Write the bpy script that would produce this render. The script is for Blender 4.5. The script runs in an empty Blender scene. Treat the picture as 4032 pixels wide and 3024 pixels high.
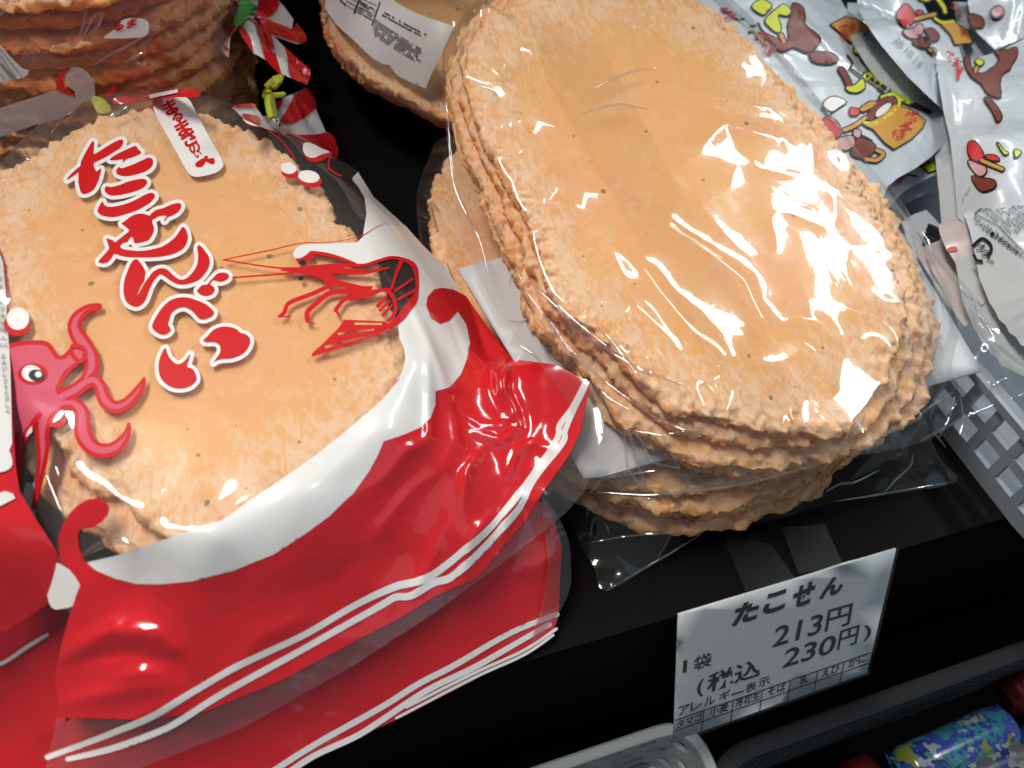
import bpy, math, random
import numpy as np
from mathutils import Matrix, Vector
from mathutils.geometry import delaunay_2d_cdt

# ------------------------------------------------------------------ camera, lamps, exposure
CAM_H = 0.24                      # camera height over the shelf top (metres)
FPX = 4032 * 28 / 36
AX = np.array([0.944, -0.186, 0.271]); AX /= np.linalg.norm(AX)        # shelf axes as the camera sees them
AY = np.array([-0.313, -0.760, 0.569]); AY -= AX * (AX @ AY); AY /= np.linalg.norm(AY)
AU = np.cross(AX, AY)

scene = bpy.context.scene
COL = scene.collection
cam_data = bpy.data.cameras.new('camera'); cam = bpy.data.objects.new('camera', cam_data); COL.objects.link(cam)
cam_data.lens = 28; cam_data.sensor_width = 36; cam_data.clip_start = 0.01; cam_data.clip_end = 20
M = Matrix(((AX[0], -AX[1], -AX[2]), (AY[0], -AY[1], -AY[2]), (AU[0], -AU[1], -AU[2]))).to_4x4()
M.translation = Vector((0, 0, CAM_H)); cam.matrix_world = M
cam_data.dof.use_dof = True; cam_data.dof.focus_distance = 0.27; cam_data.dof.aperture_fstop = 14
scene.camera = cam

world = bpy.data.worlds.new('World'); scene.world = world; world.use_nodes = True
wb = world.node_tree.nodes['Background']; wb.inputs[0].default_value = (0.74, 0.83, 0.92, 1); wb.inputs[1].default_value = 0.17

def lamp(name, loc, target, sx, sy, power, color, rot=None):
    d = bpy.data.lights.new(name, 'AREA'); d.shape = 'RECTANGLE'; d.size = sx; d.size_y = sy; d.energy = power; d.color = color
    o = bpy.data.objects.new(name, d); COL.objects.link(o); o.location = loc
    o.rotation_euler = rot if rot else (Vector(target) - Vector(loc)).to_track_quat('-Z', 'Y').to_euler()
    return o
# two ceiling tubes running from the aisle over the shelves, and an added wide cool fill lamp behind the photographer
TUBE = lamp('ceiling_tube', (-0.28, 0.62, 1.00), None, 0.14, 1.15, 17.5, (1.0, 0.94, 0.85), (0, -0.25, 0))
TUBE2 = lamp('ceiling_tube', (0.95, 0.62, 1.02), None, 0.09, 1.15, 9.0, (0.90, 0.97, 1.0), (0, 0.65, 0))
AISLE = lamp('aisle_fill', (0.75, -0.75, 1.1), (0.15, 0.15, 0.0), 0.9, 0.9, 0.9, (0.48, 0.82, 1.0))

scene.view_settings.view_transform = 'Standard'; scene.view_settings.look = 'None'
scene.view_settings.exposure = 0.03; scene.view_settings.gamma = 1.0
scene.cycles.use_denoising = True
scene.cycles.transparent_max_bounces = 40; scene.cycles.max_bounces = 10
scene.cycles.caustics_reflective = False; scene.cycles.caustics_refractive = False
scene.cycles.sample_clamp_indirect = 4.0

# ------------------------------------------------------------------ geometry helpers
def rays(px):
    px = np.asarray(px, float).reshape(-1, 2)
    d = np.column_stack([px[:, 0] - 2016, px[:, 1] - 1512, np.full(len(px), FPX)])
    return np.column_stack([d @ AX, d @ AY, d @ AU])

def at(sx, sy, z):                                   # point of the place seen at photo pixel (sx, sy) at height z
    w = rays([(sx, sy)])[0]; t = (z - CAM_H) / w[2]
    return np.array([w[0] * t, w[1] * t, z])

PS = 4032 / 2212.0
def P(pts):                                          # full view read-outs -> photo pixels
    return np.asarray(pts, float) * PS
def W(ox, oy, w, pts):                               # read-outs from an enlarged window -> photo pixels
    a = np.asarray(pts, float).copy(); a = a * (w / 2212.0); a[:, :2] += np.array([ox, oy])
    return a

_rs = np.random.RandomState(7); _perm = np.tile(_rs.permutation(512), 3)
_g = _rs.normal(size=(512, 3)); _g /= np.linalg.norm(_g, axis=1)[:, None]
def noise3(p, seed=0):
    p = np.asarray(p, float) + seed * 17.31
    i = np.floor(p).astype(int); f = p - i; i &= 511
    u = f * f * f * (f * (f * 6 - 15) + 10)
    out = 0
    for dx in (0, 1):
        for dy in (0, 1):
            for dz in (0, 1):
                h = _perm[_perm[_perm[(i[:, 0] + dx) & 511] + ((i[:, 1] + dy) & 511)] + ((i[:, 2] + dz) & 511)]
                g = _g[h]
                v = g[:, 0] * (f[:, 0] - dx) + g[:, 1] * (f[:, 1] - dy) + g[:, 2] * (f[:, 2] - dz)
                out = out + v * np.where(dx, u[:, 0], 1 - u[:, 0]) * np.where(dy, u[:, 1], 1 - u[:, 1]) * np.where(dz, u[:, 2], 1 - u[:, 2])
    return out * 1.5
def noise2(x, y, s, seed=0):
    return noise3(np.column_stack([x / s, y / s, np.full(len(x), seed * 3.7)]), seed)

class Plane:
    def __init__(s, p, n):
        s.p = np.asarray(p, float); s.n = np.asarray(n, float); s.n = s.n / np.linalg.norm(s.n)
    def hit(s, px):
        w = rays(px); o = np.array([0, 0, CAM_H]); t = ((s.p - o) @ s.n) / (w @ s.n)
        return o + w * t[:, None]
    def normals(s, xyz): return np.tile(s.n, (len(xyz), 1))
    def down(s, d): return Plane(s.p - s.n * d, s.n)

class Field:
    """smooth draped surface z(x, y) through control points (photo pixel, height in mm), plus creases and ripples"""
    def __init__(s, ctrl, lam=1e-4, ripple=(), creases=(), res=0.0008, extra=None, floors=(), zmax=None):
        pts = np.array([at(a, b, c / 1000.0) for a, b, c in ctrl])
        if extra is not None: pts = np.vstack([pts, extra])
        xy = pts[:, :2] * 10; z = pts[:, 2]; n = len(xy)
        def K(a, b):
            r2 = ((a[:, None] - b[None]) ** 2).sum(2); return np.where(r2 > 1e-12, r2 * np.log(r2 + 1e-12), 0)
        A = np.zeros((n + 3, n + 3)); A[:n, :n] = K(xy, xy) + lam * np.eye(n); A[:n, n] = 1; A[:n, n + 1:] = xy
        A[n, :n] = 1; A[n + 1:, :n] = xy.T
        sol = np.linalg.solve(A, np.concatenate([z, [0, 0, 0]]))
        s.x0, s.y0 = pts[:, 0].min() - .02, pts[:, 1].min() - .02
        s.res = res; nx = int((pts[:, 0].max() + .02 - s.x0) / res) + 2; ny = int((pts[:, 1].max() + .02 - s.y0) / res) + 2
        gx, gy = np.meshgrid(s.x0 + np.arange(nx) * res, s.y0 + np.arange(ny) * res)
        q = np.column_stack([gx.ravel(), gy.ravel()]); Z = np.zeros(len(q))
        for k in range(0, len(q), 20000):
            b = q[k:k + 20000] * 10
            Z[k:k + 20000] = K(b, xy) @ sol[:n] + sol[n] + b @ sol[n + 1:]
        s.nx, s.ny = nx, ny; s.Z = Z.reshape(ny, nx); s.grad()
        Z = s.Z.ravel().copy()
        for f in ripple: Z = Z + f(q[:, 0], q[:, 1])
        for (poly, h, w) in creases:
            c = s.hit(np.asarray(poly))[:, :2]
            dmin = np.full(len(q), 9.0)
            tt = np.zeros(len(q))
            L = np.concatenate([[0], np.cumsum(np.linalg.norm(np.diff(c, axis=0), axis=1))]); 
            for k in range(len(c) - 1):
                a, b = c[k], c[k + 1]; ab = b - a; t = np.clip(((q - a) @ ab) / (ab @ ab + 1e-12), 0, 1)
                d = np.linalg.norm(q - a - t[:, None] * ab, axis=1); m = d < dmin
                dmin[m] = d[m]; tt[m] = (L[k] + t[m] * (L[k + 1] - L[k])) / (L[-1] + 1e-9)
            fade = np.clip(np.sin(np.pi * np.clip(tt, 0.03, .97)), 0, 1) ** 0.5
            e = dmin / w
            Z = Z + h * fade * np.exp(-np.sqrt(e * e + 0.08) * 1.6 + 0.45)
        for (pl, outline, clear, fall) in floors:       # the film rests on what is inside and rolls off round its rim
            o = pl.hit(outline); c = o[:, :2].mean(0); d = o[:, :2] - c; a = np.arctan2(d[:, 1], d[:, 0]); r = np.hypot(d[:, 0], d[:, 1]); k = np.argsort(a); a, r = a[k], r[k]
            w = q - c; R = np.interp(np.arctan2(w[:, 1], w[:, 0]), np.concatenate([a - 2 * math.pi, a, a + 2 * math.pi]), np.tile(r, 3))
            out = np.clip(np.hypot(w[:, 0], w[:, 1]) - R, 0, .25)
            fl = pl.p[2] - ((q[:, 0] - pl.p[0]) * pl.n[0] + (q[:, 1] - pl.p[1]) * pl.n[1]) / pl.n[2] + clear - fall * (np.sqrt(out ** 2 + .002 ** 2) - .002)
            dd = Z - fl; Z = fl + (dd + np.sqrt(dd * dd + .0020 ** 2)) / 2
        if zmax is not None: Z = np.minimum(Z, zmax + .15 * np.clip(Z - zmax, 0, .003))
        s.Z = Z.reshape(ny, nx); s.grad()
    def grad(s):
        gy, gx = np.gradient(s.Z, s.res); s.GX, s.GY = gx, gy
    def _bl(s, G, x, y):
        u = np.clip((x - s.x0) / s.res, 0, s.nx - 1.001); v = np.clip((y - s.y0) / s.res, 0, s.ny - 1.001)
        i = u.astype(int); j = v.astype(int); fu = u - i; fv = v - j
        return (G[j, i] * (1 - fu) + G[j, i + 1] * fu) * (1 - fv) + (G[j + 1, i] * (1 - fu) + G[j + 1, i + 1] * fu) * fv
    def z(s, x, y): return s._bl(s.Z, x, y)
    def hit(s, px):
        w = rays(px); n = len(w)
        lo = np.full(n, np.nan); zs = np.linspace(0.16, -0.12, 180); prev = np.full(n, True)
        zhi = np.full(n, zs[0]); zlo = np.full(n, zs[-1]); done = np.zeros(n, bool)
        for k in range(1, len(zs)):
            t = (zs[k] - CAM_H) / w[:, 2]
            below = s.z(w[:, 0] * t, w[:, 1] * t) > zs[k]
            new = below & ~done; zlo[new] = zs[k]; zhi[new] = zs[k - 1]; done |= new
        for _ in range(18):
            zm = (zlo + zhi) / 2; t = (zm - CAM_H) / w[:, 2]
            b = s.z(w[:, 0] * t, w[:, 1] * t) > zm
            zlo = np.where(b, zm, zlo); zhi = np.where(b, zhi, zm)
        zm = (zlo + zhi) / 2; t = (zm - CAM_H) / w[:, 2]
        return np.column_stack([w[:, 0] * t, w[:, 1] * t, zm])
    def normals(s, xyz):
        gx = s._bl(s.GX, xyz[:, 0], xyz[:, 1]); gy = s._bl(s.GY, xyz[:, 0], xyz[:, 1])
        n = np.column_stack([-gx, -gy, np.ones(len(gx))]); return n / np.linalg.norm(n, axis=1)[:, None]

def cr(pts, n=5, closed=True):                       # Catmull-Rom through traced points
    p = np.asarray(pts, float); N = len(p); out = []
    for i in range(N if closed else N - 1):
        if closed: a, b, c, d = p[i - 1], p[i], p[(i + 1) % N], p[(i + 2) % N]
        else: a, b, c, d = p[max(i - 1, 0)], p[i], p[i + 1], p[min(i + 2, N - 1)]
        for k in range(n):
            t = k / n
            out.append(0.5 * (2 * b + (c - a) * t + (2 * a - 5 * b + 4 * c - d) * t * t + (3 * b - a - 3 * c + d) * t ** 3))
    if not closed: out.append(p[-1])
    return np.array(out)

def resample(poly, step, closed=True):
    p = np.vstack([poly, poly[:1]]) if closed else poly
    out = []
    for a, b in zip(p[:-1], p[1:]):
        k = max(1, int(np.ceil(np.linalg.norm(b - a) / step)))
        for i in range(k): out.append(a + (b - a) * i / k)
    return np.array(out)

def ccw(p):
    x, y = p[:, 0], p[:, 1]
    return p if np.sum(x * np.roll(y, -1) - y * np.roll(x, -1)) > 0 else p[::-1]

def offset(poly, d, step=7):
    p = ccw(resample(np.asarray(poly, float), step))
    e = np.roll(p, -1, 0) - p; L = np.linalg.norm(e, axis=1)[:, None]; p = p[(L[:, 0] > 1e-6)]
    e = np.roll(p, -1, 0) - p; e /= np.linalg.norm(e, axis=1)[:, None]
    nrm = np.column_stack([e[:, 1], -e[:, 0]]); out = []
    for i in range(len(p)):
        a, b = nrm[i - 1], nrm[i]
        turn = a[0] * b[1] - a[1] * b[0]
        if turn > 0.25:
            for t in (0, .25, .5, .75, 1):
                v = a * (1 - t) + b * t; out.append(p[i] + v / (np.linalg.norm(v) + 1e-9) * d)
        else:
            v = a + b; out.append(p[i] + v / (np.linalg.norm(v) + 1e-9) * d)
    return np.array(out)

def stroke(pts, width=None, n=6, smooth=True):       # pts (x, y[, w]) -> outline of a brush stroke
    p = np.asarray(pts, float)
    if p.shape[1] == 2: p = np.column_stack([p, np.full(len(p), width)])
    if smooth and len(p) > 2: p = cr(p, n, False)
    else: p = resample(p, max(np.linalg.norm(p[-1, :2] - p[0, :2]) / 6, 1e-3), False); p = np.vstack([p, np.asarray(pts[-1], float)[:p.shape[1]] if len(pts[-1]) == p.shape[1] else np.append(pts[-1], width)])
    t = np.gradient(p[:, :2], axis=0); t /= np.linalg.norm(t, axis=1)[:, None] + 1e-9
    nr = np.column_stack([-t[:, 1], t[:, 0]]); h = p[:, 2:3] / 2
    L = p[:, :2] + nr * h; R = p[:, :2] - nr * h
    def cap(c, d, r):
        a0 = math.atan2(d[1], d[0]); return [c + r * np.array([math.cos(a), math.sin(a)]) for a in np.linspace(a0 - math.pi / 2, a0 + math.pi / 2, 7)[1:-1]]
    end = cap(p[-1, :2], t[-1], h[-1, 0])[::-1]; start = cap(p[0, :2], -t[0], h[0, 0])[::-1]
    return ccw(np.vstack([L, end, R[::-1], start]))

def ell(cx, cy, rx, ry, rot=0, n=28):
    a = np.linspace(0, 2 * math.pi, n, endpoint=False); c, s = math.cos(rot), math.sin(rot)
    x, y = rx * np.cos(a), ry * np.sin(a); return np.column_stack([cx + x * c - y * s, cy + x * s + y * c])

def winding(poly, q):
    a = poly; b = np.roll(poly, -1, 0); wn = np.zeros(len(q), int)
    for k in range(0, len(q), 4000):
        x, y = q[k:k + 4000, 0:1], q[k:k + 4000, 1:2]
        up = (a[:, 1] <= y) & (b[:, 1] > y); dn = (a[:, 1] > y) & (b[:, 1] <= y)
        cr_ = (b[:, 0] - a[:, 0]) * (y - a[:, 1]) - (x - a[:, 0]) * (b[:, 1] - a[:, 1])
        wn[k:k + 4000] = (up & (cr_ > 0)).sum(1) - (dn & (cr_ < 0)).sum(1)
    return wn

def tri(polys, step, holes=()):
    polys = [ccw(np.asarray(p, float)) for p in polys]; holes = [ccw(np.asarray(p, float)) for p in holes]
    V, E = [], []
    for p in list(polys) + list(holes):
        r = resample(p, step); b = len(V); V += list(r); E += [(b + i, b + (i + 1) % len(r)) for i in range(len(r))]
    allp = np.vstack(polys); lo, hi = allp.min(0), allp.max(0)
    g = np.stack(np.meshgrid(np.arange(lo[0], hi[0], step), np.arange(lo[1], hi[1], step)), -1)
    g[1::2, :, 0] += step / 2; g = g.reshape(-1, 2)
    keep = np.zeros(len(g), bool)
    for p in polys: keep |= winding(p, g) > 0
    V += list(g[keep])
    r = delaunay_2d_cdt([Vector(v) for v in V], E, [], 0, 1e-4)
    v = np.array([tuple(a) for a in r[0]]); f = np.array([t for t in r[2] if len(t) == 3])
    c = v[f].mean(1); keep = np.zeros(len(f), bool)
    for p in polys: keep |= winding(p, c) > 0
    for p in holes: keep &= ~(winding(p, c) > 0)
    f = f[keep]; used = np.unique(f); m = np.full(len(v), -1); m[used] = np.arange(len(used))
    return v[used], m[f]

def mesh_obj(name, verts, faces, mat, parent=None, smooth=True, attr=None):
    me = bpy.data.meshes.new(name); me.from_pydata([tuple(v) for v in verts], [], [tuple(int(i) for i in f) for f in faces])
    if smooth: me.polygons.foreach_set('use_smooth', [True] * len(me.polygons))
    if attr:
        for k, a in attr.items():
            at_ = me.attributes.new(k, 'FLOAT', 'POINT'); at_.data.foreach_set('value', np.asarray(a, np.float32))
    me.update()
    if mat: me.materials.append(mat)
    o = bpy.data.objects.new(name, me); COL.objects.link(o)
    if parent: o.parent = parent; o.matrix_parent_inverse = Matrix.Translation(-parent.location)
    return o

def sheet(name, surf, polys, mat, parent=None, off=0.0, step=12, holes=()):
    if isinstance(polys, np.ndarray): polys = [polys]
    v, f = tri(polys, step, holes)
    xyz = surf.hit(v); n = surf.normals(xyz); xyz = xyz + n * off
    # face winding so that normals look up / to the viewer
    a, b, c = xyz[f[:, 0]], xyz[f[:, 1]], xyz[f[:, 2]]; fn = np.cross(b - a, c - a)
    flip = (fn * n[f[:, 0]]).sum(1) < 0; f[flip] = f[flip][:, ::-1]
    return mesh_obj(name, xyz, f, mat, parent)

def folds(name, surf, lines, mat, parent, w=.0011, off=.0007):
    """sharp standing creases of a film: narrow rounded ridges lying on the surface"""
    V, Fc = [], []
    for ln_ in lines:
        ww = w
        if isinstance(ln_, tuple): ln_, ww = ln_
        p = cr(P(ln_), 8, False) if len(ln_) > 2 else resample(P(ln_), 8, False)
        q = surf.hit(p); n = surf.normals(q); t = np.gradient(q, axis=0); t /= np.linalg.norm(t, axis=1)[:, None] + 1e-9; s = np.cross(n, t)
        k = np.sin(np.pi * np.linspace(.03, .97, len(q))) ** .6
        base = len(V)
        for a in np.linspace(-1, 1, 7):
            V += list(q + s * (a * ww / 2 * k)[:, None] + n * (off + ww * .42 * k * (1 - a * a))[:, None])
        m = len(q)
        for r in range(6):
            for i in range(m - 1): Fc.append((base + r * m + i, base + r * m + i + 1, base + (r + 1) * m + i + 1, base + (r + 1) * m + i))
    return mesh_obj(name, V, Fc, mat, parent)

def empty(name, loc, label=None, cat=None, group=None):
    o = bpy.data.objects.new(name, None); COL.objects.link(o); o.location = loc; o.empty_display_size = .01
    if label: tag(o, label, cat, group)
    return o
def tag(o, label, cat, group=None):
    o['label'] = label; o['category'] = cat
    if group: o['group'] = group
    return o

_gc = {}
def glyphs(text, bold=0.0):
    k = (text, bold)
    if k not in _gc:
        c = bpy.data.curves.new('lettering', 'FONT'); c.body = text; c.offset = bold; c.resolution_u = 5
        o = bpy.data.objects.new('lettering', c); COL.objects.link(o); bpy.context.view_layer.update()
        me = bpy.data.meshes.new_from_object(o.evaluated_get(bpy.context.evaluated_depsgraph_get()))
        v = np.array([q.co[:2] for q in me.vertices]); f = [tuple(p.vertices) for p in me.polygons]
        bpy.data.objects.remove(o); bpy.data.curves.remove(c); bpy.data.meshes.remove(me); _gc[k] = (v, f)
    return _gc[k]

class Ink:                                           # gathers lettering and rules into one printed mesh
    def __init__(s): s.v, s.f = [], []
    def text(s, surf, text, p0, p1, up, off, bold=0.0, aspect=None):
        v, f = glyphs(text, bold); lo, hi = v.min(0), v.max(0); t = (v - lo) / (hi - lo)
        p0, p1, up = (np.asarray(a, float) for a in (p0, p1, up))
        px = p0 + t[:, :1] * (p1 - p0) + t[:, 1:] * up; s.add(surf, px, f, off)
    def poly(s, surf, px, off, step=25):
        v, f = tri([np.asarray(px, float)], step); s.add(surf, v, [tuple(t) for t in f], off)
    def line(s, surf, a, b, w, off):
        s.poly(surf, stroke([a, b], w, smooth=False), off)
    def add(s, surf, px, f, off):
        xyz = surf.hit(px); n = surf.normals(xyz); xyz = xyz + n * off; base = len(s.v)
        s.v += list(xyz)
        for t in f:
            a, b, c = xyz[t[0]], xyz[t[1]], xyz[t[2]]
            t = t if np.dot(np.cross(b - a, c - a), n[t[0]]) >= 0 else t[::-1]
            s.f.append(tuple(base + int(i) for i in t))
    def build(s, name, mat, parent): return mesh_obj(name, s.v, s.f, mat, parent, smooth=False)

# ------------------------------------------------------------------ materials
def new_mat(name):
    m = bpy.data.materials.new(name); m.use_nodes = True; nt = m.node_tree; nt.nodes.clear()
    out = nt.nodes.new('ShaderNodeOutputMaterial'); return m, nt, out
def N(nt, t, **kw):
    n = nt.nodes.new(t)
    for k, v in kw.items():
        if k.startswith('_'): setattr(n, k[1:], v)
        else:
            kk = k.replace('__', ' ')
            n.inputs[kk].default_value = v
    return n
def L(nt, a, b): nt.links.new(a, b)

def pbr(name, col, rough=0.5, spec=0.5, bump=0.0, bscale=200, alpha=1.0, coat=0.0, var=0.0, metallic=0.0):
    m, nt, out = new_mat(name); b = N(nt, 'ShaderNodeBsdfPrincipled', Roughness=rough, Alpha=alpha, Metallic=metallic)
    b.inputs['Base Color'].default_value = (*col, 1); b.inputs['Specular IOR Level'].default_value = spec
    b.inputs['Coat Weight'].default_value = coat; b.inputs['Coat Roughness'].default_value = 0.06
    tc = N(nt, 'ShaderNodeTexCoord')
    if var:
        nz = N(nt, 'ShaderNodeTexNoise', Scale=60.0, Detail=5.0); L(nt, tc.outputs['Object'], nz.inputs['Vector'])
        mr = N(nt, 'ShaderNodeMapRange'); mr.inputs[3].default_value = 1 - var; mr.inputs[4].default_value = 1 + var; L(nt, nz.outputs[0], mr.inputs[0])
        mx = N(nt, 'ShaderNodeMix', _data_type='RGBA', _blend_type='MULTIPLY'); mx.inputs[0].default_value = 1; mx.inputs[6].default_value = (*col, 1)
        L(nt, mr.outputs[0], mx.inputs[7]); L(nt, mx.outputs[2], b.inputs['Base Color'])
    if bump:
        nb = N(nt, 'ShaderNodeTexNoise', Scale=float(bscale), Detail=3.0); L(nt, tc.outputs['Object'], nb.inputs['Vector'])
        bp = N(nt, 'ShaderNodeBump', Strength=bump, Distance=0.001); L(nt, nb.outputs[0], bp.inputs['Height']); L(nt, bp.outputs[0], b.inputs['Normal'])
    L(nt, b.outputs[0], out.inputs[0]); return m

def film(name, tint=(0.97, 0.97, 0.97), rough=0.05, haze=0.03, f0=0.085, bump=0.25, bscale=55, hazecol=(0.9, 0.9, 0.92)):
    """thin clear plastic: straight-through transparency plus a two-sided Fresnel gloss and a trace of haze"""
    m, nt, out = new_mat(name)
    tr = N(nt, 'ShaderNodeBsdfTransparent'); tr.inputs[0].default_value = (*tint, 1)
    gs = N(nt, 'ShaderNodeBsdfGlossy', Roughness=rough); gw = N(nt, 'ShaderNodeBsdfGlossy', Roughness=max(rough * 3, .20)); gl = N(nt, 'ShaderNodeMixShader', Fac=.28)
    L(nt, gs.outputs[0], gl.inputs[1]); L(nt, gw.outputs[0], gl.inputs[2])
    tl = N(nt, 'ShaderNodeBsdfTranslucent'); tl.inputs[0].default_value = (*hazecol, 1)
    df = N(nt, 'ShaderNodeBsdfDiffuse'); df.inputs[0].default_value = (*hazecol, 1)
    hz = N(nt, 'ShaderNodeMixShader', Fac=0.5); L(nt, tl.outputs[0], hz.inputs[1]); L(nt, df.outputs[0], hz.inputs[2])
    lw = N(nt, 'ShaderNodeLayerWeight', Blend=0.5); pw = N(nt, 'ShaderNodeMath', _operation='POWER'); pw.inputs[1].default_value = 5
    L(nt, lw.outputs['Facing'], pw.inputs[0])
    mr = N(nt, 'ShaderNodeMapRange'); mr.inputs[3].default_value = f0; mr.inputs[4].default_value = 0.8; L(nt, pw.outputs[0], mr.inputs[0])
    m1 = N(nt, 'ShaderNodeMixShader', Fac=haze); L(nt, tr.outputs[0], m1.inputs[1]); L(nt, hz.outputs[0], m1.inputs[2])
    m2 = N(nt, 'ShaderNodeMixShader'); L(nt, mr.outputs[0], m2.inputs[0]); L(nt, m1.outputs[0], m2.inputs[1]); L(nt, gl.outputs[0], m2.inputs[2])
    if bump:
        tc = N(nt, 'ShaderNodeTexCoord'); nb = N(nt, 'ShaderNodeTexNoise', Scale=float(bscale), Detail=2.5, Distortion=1.2); L(nt, tc.outputs['Object'], nb.inputs['Vector'])
        bp = N(nt, 'ShaderNodeBump', Strength=bump, Distance=0.004); L(nt, nb.outputs[0], bp.inputs['Height']); L(nt, bp.outputs[0], gs.inputs['Normal']); L(nt, bp.outputs[0], gw.inputs['Normal'])
    L(nt, m2.outputs[0], out.inputs[0]); return m

def plastic_print(name, col, rough=0.16, bump=0.2, trans=0.0, coat=.5, spec=.55):
    m, nt, out = new_mat(name); b = N(nt, 'ShaderNodeBsdfPrincipled', Roughness=rough); b.inputs['Base Color'].default_value = (*col, 1)
    b.inputs['Specular IOR Level'].default_value = spec; b.inputs['Coat Weight'].default_value = coat; b.inputs['Coat Roughness'].default_value = 0.05
    tc = N(nt, 'ShaderNodeTexCoord'); nb = N(nt, 'ShaderNodeTexNoise', Scale=48.0, Detail=2.0, Distortion=1.0); L(nt, tc.outputs['Object'], nb.inputs['Vector'])
    bp = N(nt, 'ShaderNodeBump', Strength=bump, Distance=0.004); L(nt, nb.outputs[0], bp.inputs['Height'])
    L(nt, bp.outputs[0], b.inputs['Normal']); L(nt, bp.outputs[0], b.inputs['Coat Normal'])
    if trans:
        tl = N(nt, 'ShaderNodeBsdfTransparent'); mx = N(nt, 'ShaderNodeMixShader', Fac=trans); L(nt, b.outputs[0], mx.inputs[1]); L(nt, tl.outputs[0], mx.inputs[2]); L(nt, mx.outputs[0], out.inputs[0])
    else: L(nt, b.outputs[0], out.inputs[0])
    return m

def cracker_mat():
    m, nt, out = new_mat('baked_cracker'); b = N(nt, 'ShaderNodeBsdfPrincipled', Roughness=0.62); b.inputs['Specular IOR Level'].default_value = 0.25
    tc = N(nt, 'ShaderNodeTexCoord'); obj = tc.outputs['Object']
    rim = N(nt, 'ShaderNodeAttribute', _attribute_name='rim')
    def noise(scale, detail=4, dist=0.0, vec=obj, rough=.55):
        n = N(nt, 'ShaderNodeTexNoise', Scale=float(scale), Detail=float(detail), Distortion=float(dist), Roughness=rough); L(nt, vec, n.inputs['Vector']); return n.outputs[0]
    def ramp(x, a, b_, lo=0.0, hi=1.0):
        r = N(nt, 'ShaderNodeMapRange', _interpolation_type='SMOOTHSTEP'); r.inputs[1].default_value = a; r.inputs[2].default_value = b_; r.inputs[3].default_value = lo; r.inputs[4].default_value = hi; L(nt, x, r.inputs[0]); return r.outputs[0]
    def math_(op, a, b_):
        n = N(nt, 'ShaderNodeMath', _operation=op)
        for i, v in enumerate((a, b_)):
            if isinstance(v, (int, float)): n.inputs[i].default_value = v
            else: L(nt, v, n.inputs[i])
        return n.outputs[0]
    def mix(f, a, b_):
        n = N(nt, 'ShaderNodeMix', _data_type='RGBA')
        for i, v in ((0, f), (6, a), (7, b_)):
            if isinstance(v, float): n.inputs[i].default_value = v
            elif isinstance(v, tuple): n.inputs[i].default_value = (*v, 1)
            else: L(nt, v, n.inputs[i])
        return n.outputs[2]
    GOLD = (0.94, 0.485, 0.185); PEACH = (0.96, 0.475, 0.225); CREAM = (0.99, 0.64, 0.42); ORANGE = (0.92, 0.36, 0.09)
    patch = ramp(noise(26, 5, .6), .38, .62)
    c = mix(patch, GOLD, PEACH)
    # pale floury streaks, drawn out towards the rim
    mp = N(nt, 'ShaderNodeMapping'); mp.inputs['Scale'].default_value = (1.0, 0.42, 1.0); L(nt, obj, mp.inputs[0])
    st = noise(430, 7, 1.2, mp.outputs[0], .62); st2 = noise(85, 5, .8)
    edge = ramp(rim.outputs['Fac'], .45, .95)
    s = ramp(math_('ADD', math_('ADD', st, math_('MULTIPLY', edge, .22)), math_('MULTIPLY', st2, .40)), .76, .98)
    c = mix(math_('MULTIPLY', s, math_('ADD', math_('MULTIPLY', edge, .75), .22)), c, CREAM)
    mo = ramp(noise(140, 5, .4), .56, .66); c = mix(math_('MULTIPLY', mo, .22), c, (0.97, 0.70, 0.48))
    # orange, more fried patches and bubbles
    ob = ramp(math_('ADD', noise(170, 5, .6), math_('MULTIPLY', edge, .05)), .60, .70); c = mix(math_('MULTIPLY', ob, .38), c, ORANGE)
    wide = ramp(noise(34, 4, .8), .50, .70); c = mix(math_('MULTIPLY', wide, .16), c, (0.90, 0.42, 0.12))
    side = ramp(rim.outputs['Fac'], 1.0, 1.25); c = mix(math_('MULTIPLY', side, .75), c, ORANGE)  # rim sides and underside: browning plus light glowing through, put into the colour
    # seaweed flecks
    vo = N(nt, 'ShaderNodeTexVoronoi', Scale=78.0, Randomness=1.0, _voronoi_dimensions='2D'); L(nt, obj, vo.inputs['Vector'])
    wob = math_('ADD', vo.outputs['Distance'], math_('MULTIPLY', noise(900, 2), .09))
    sep = N(nt, 'ShaderNodeSeparateColor'); L(nt, vo.outputs['Color'], sep.inputs[0])
    size = ramp(sep.outputs[0], .70, 1.0, 0.0, .055)
    fl = math_('LESS_THAN', wob, math_('ADD', size, .06)); fl = math_('MULTIPLY', fl, math_('GREATER_THAN', sep.outputs[0], .62))
    c = mix(math_('MULTIPLY', fl, .8), c, (0.12, 0.17, 0.08))
    L(nt, c, b.inputs['Base Color'])
    b.inputs['Subsurface Weight'].default_value = 0.5; b.inputs['Subsurface Radius'].default_value = (1.0, .40, .16); b.inputs['Subsurface Scale'].default_value = 0.003
    h = math_('ADD', math_('MULTIPLY', noise(520, 4, .4), 1.0), math_('MULTIPLY', s, .35))
    bp = N(nt, 'ShaderNodeBump', Strength=0.40, Distance=0.0010); L(nt, h, bp.inputs['Height']); L(nt, bp.outputs[0], b.inputs['Normal'])
    L(nt, b.outputs[0], out.inputs[0]); return m

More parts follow.
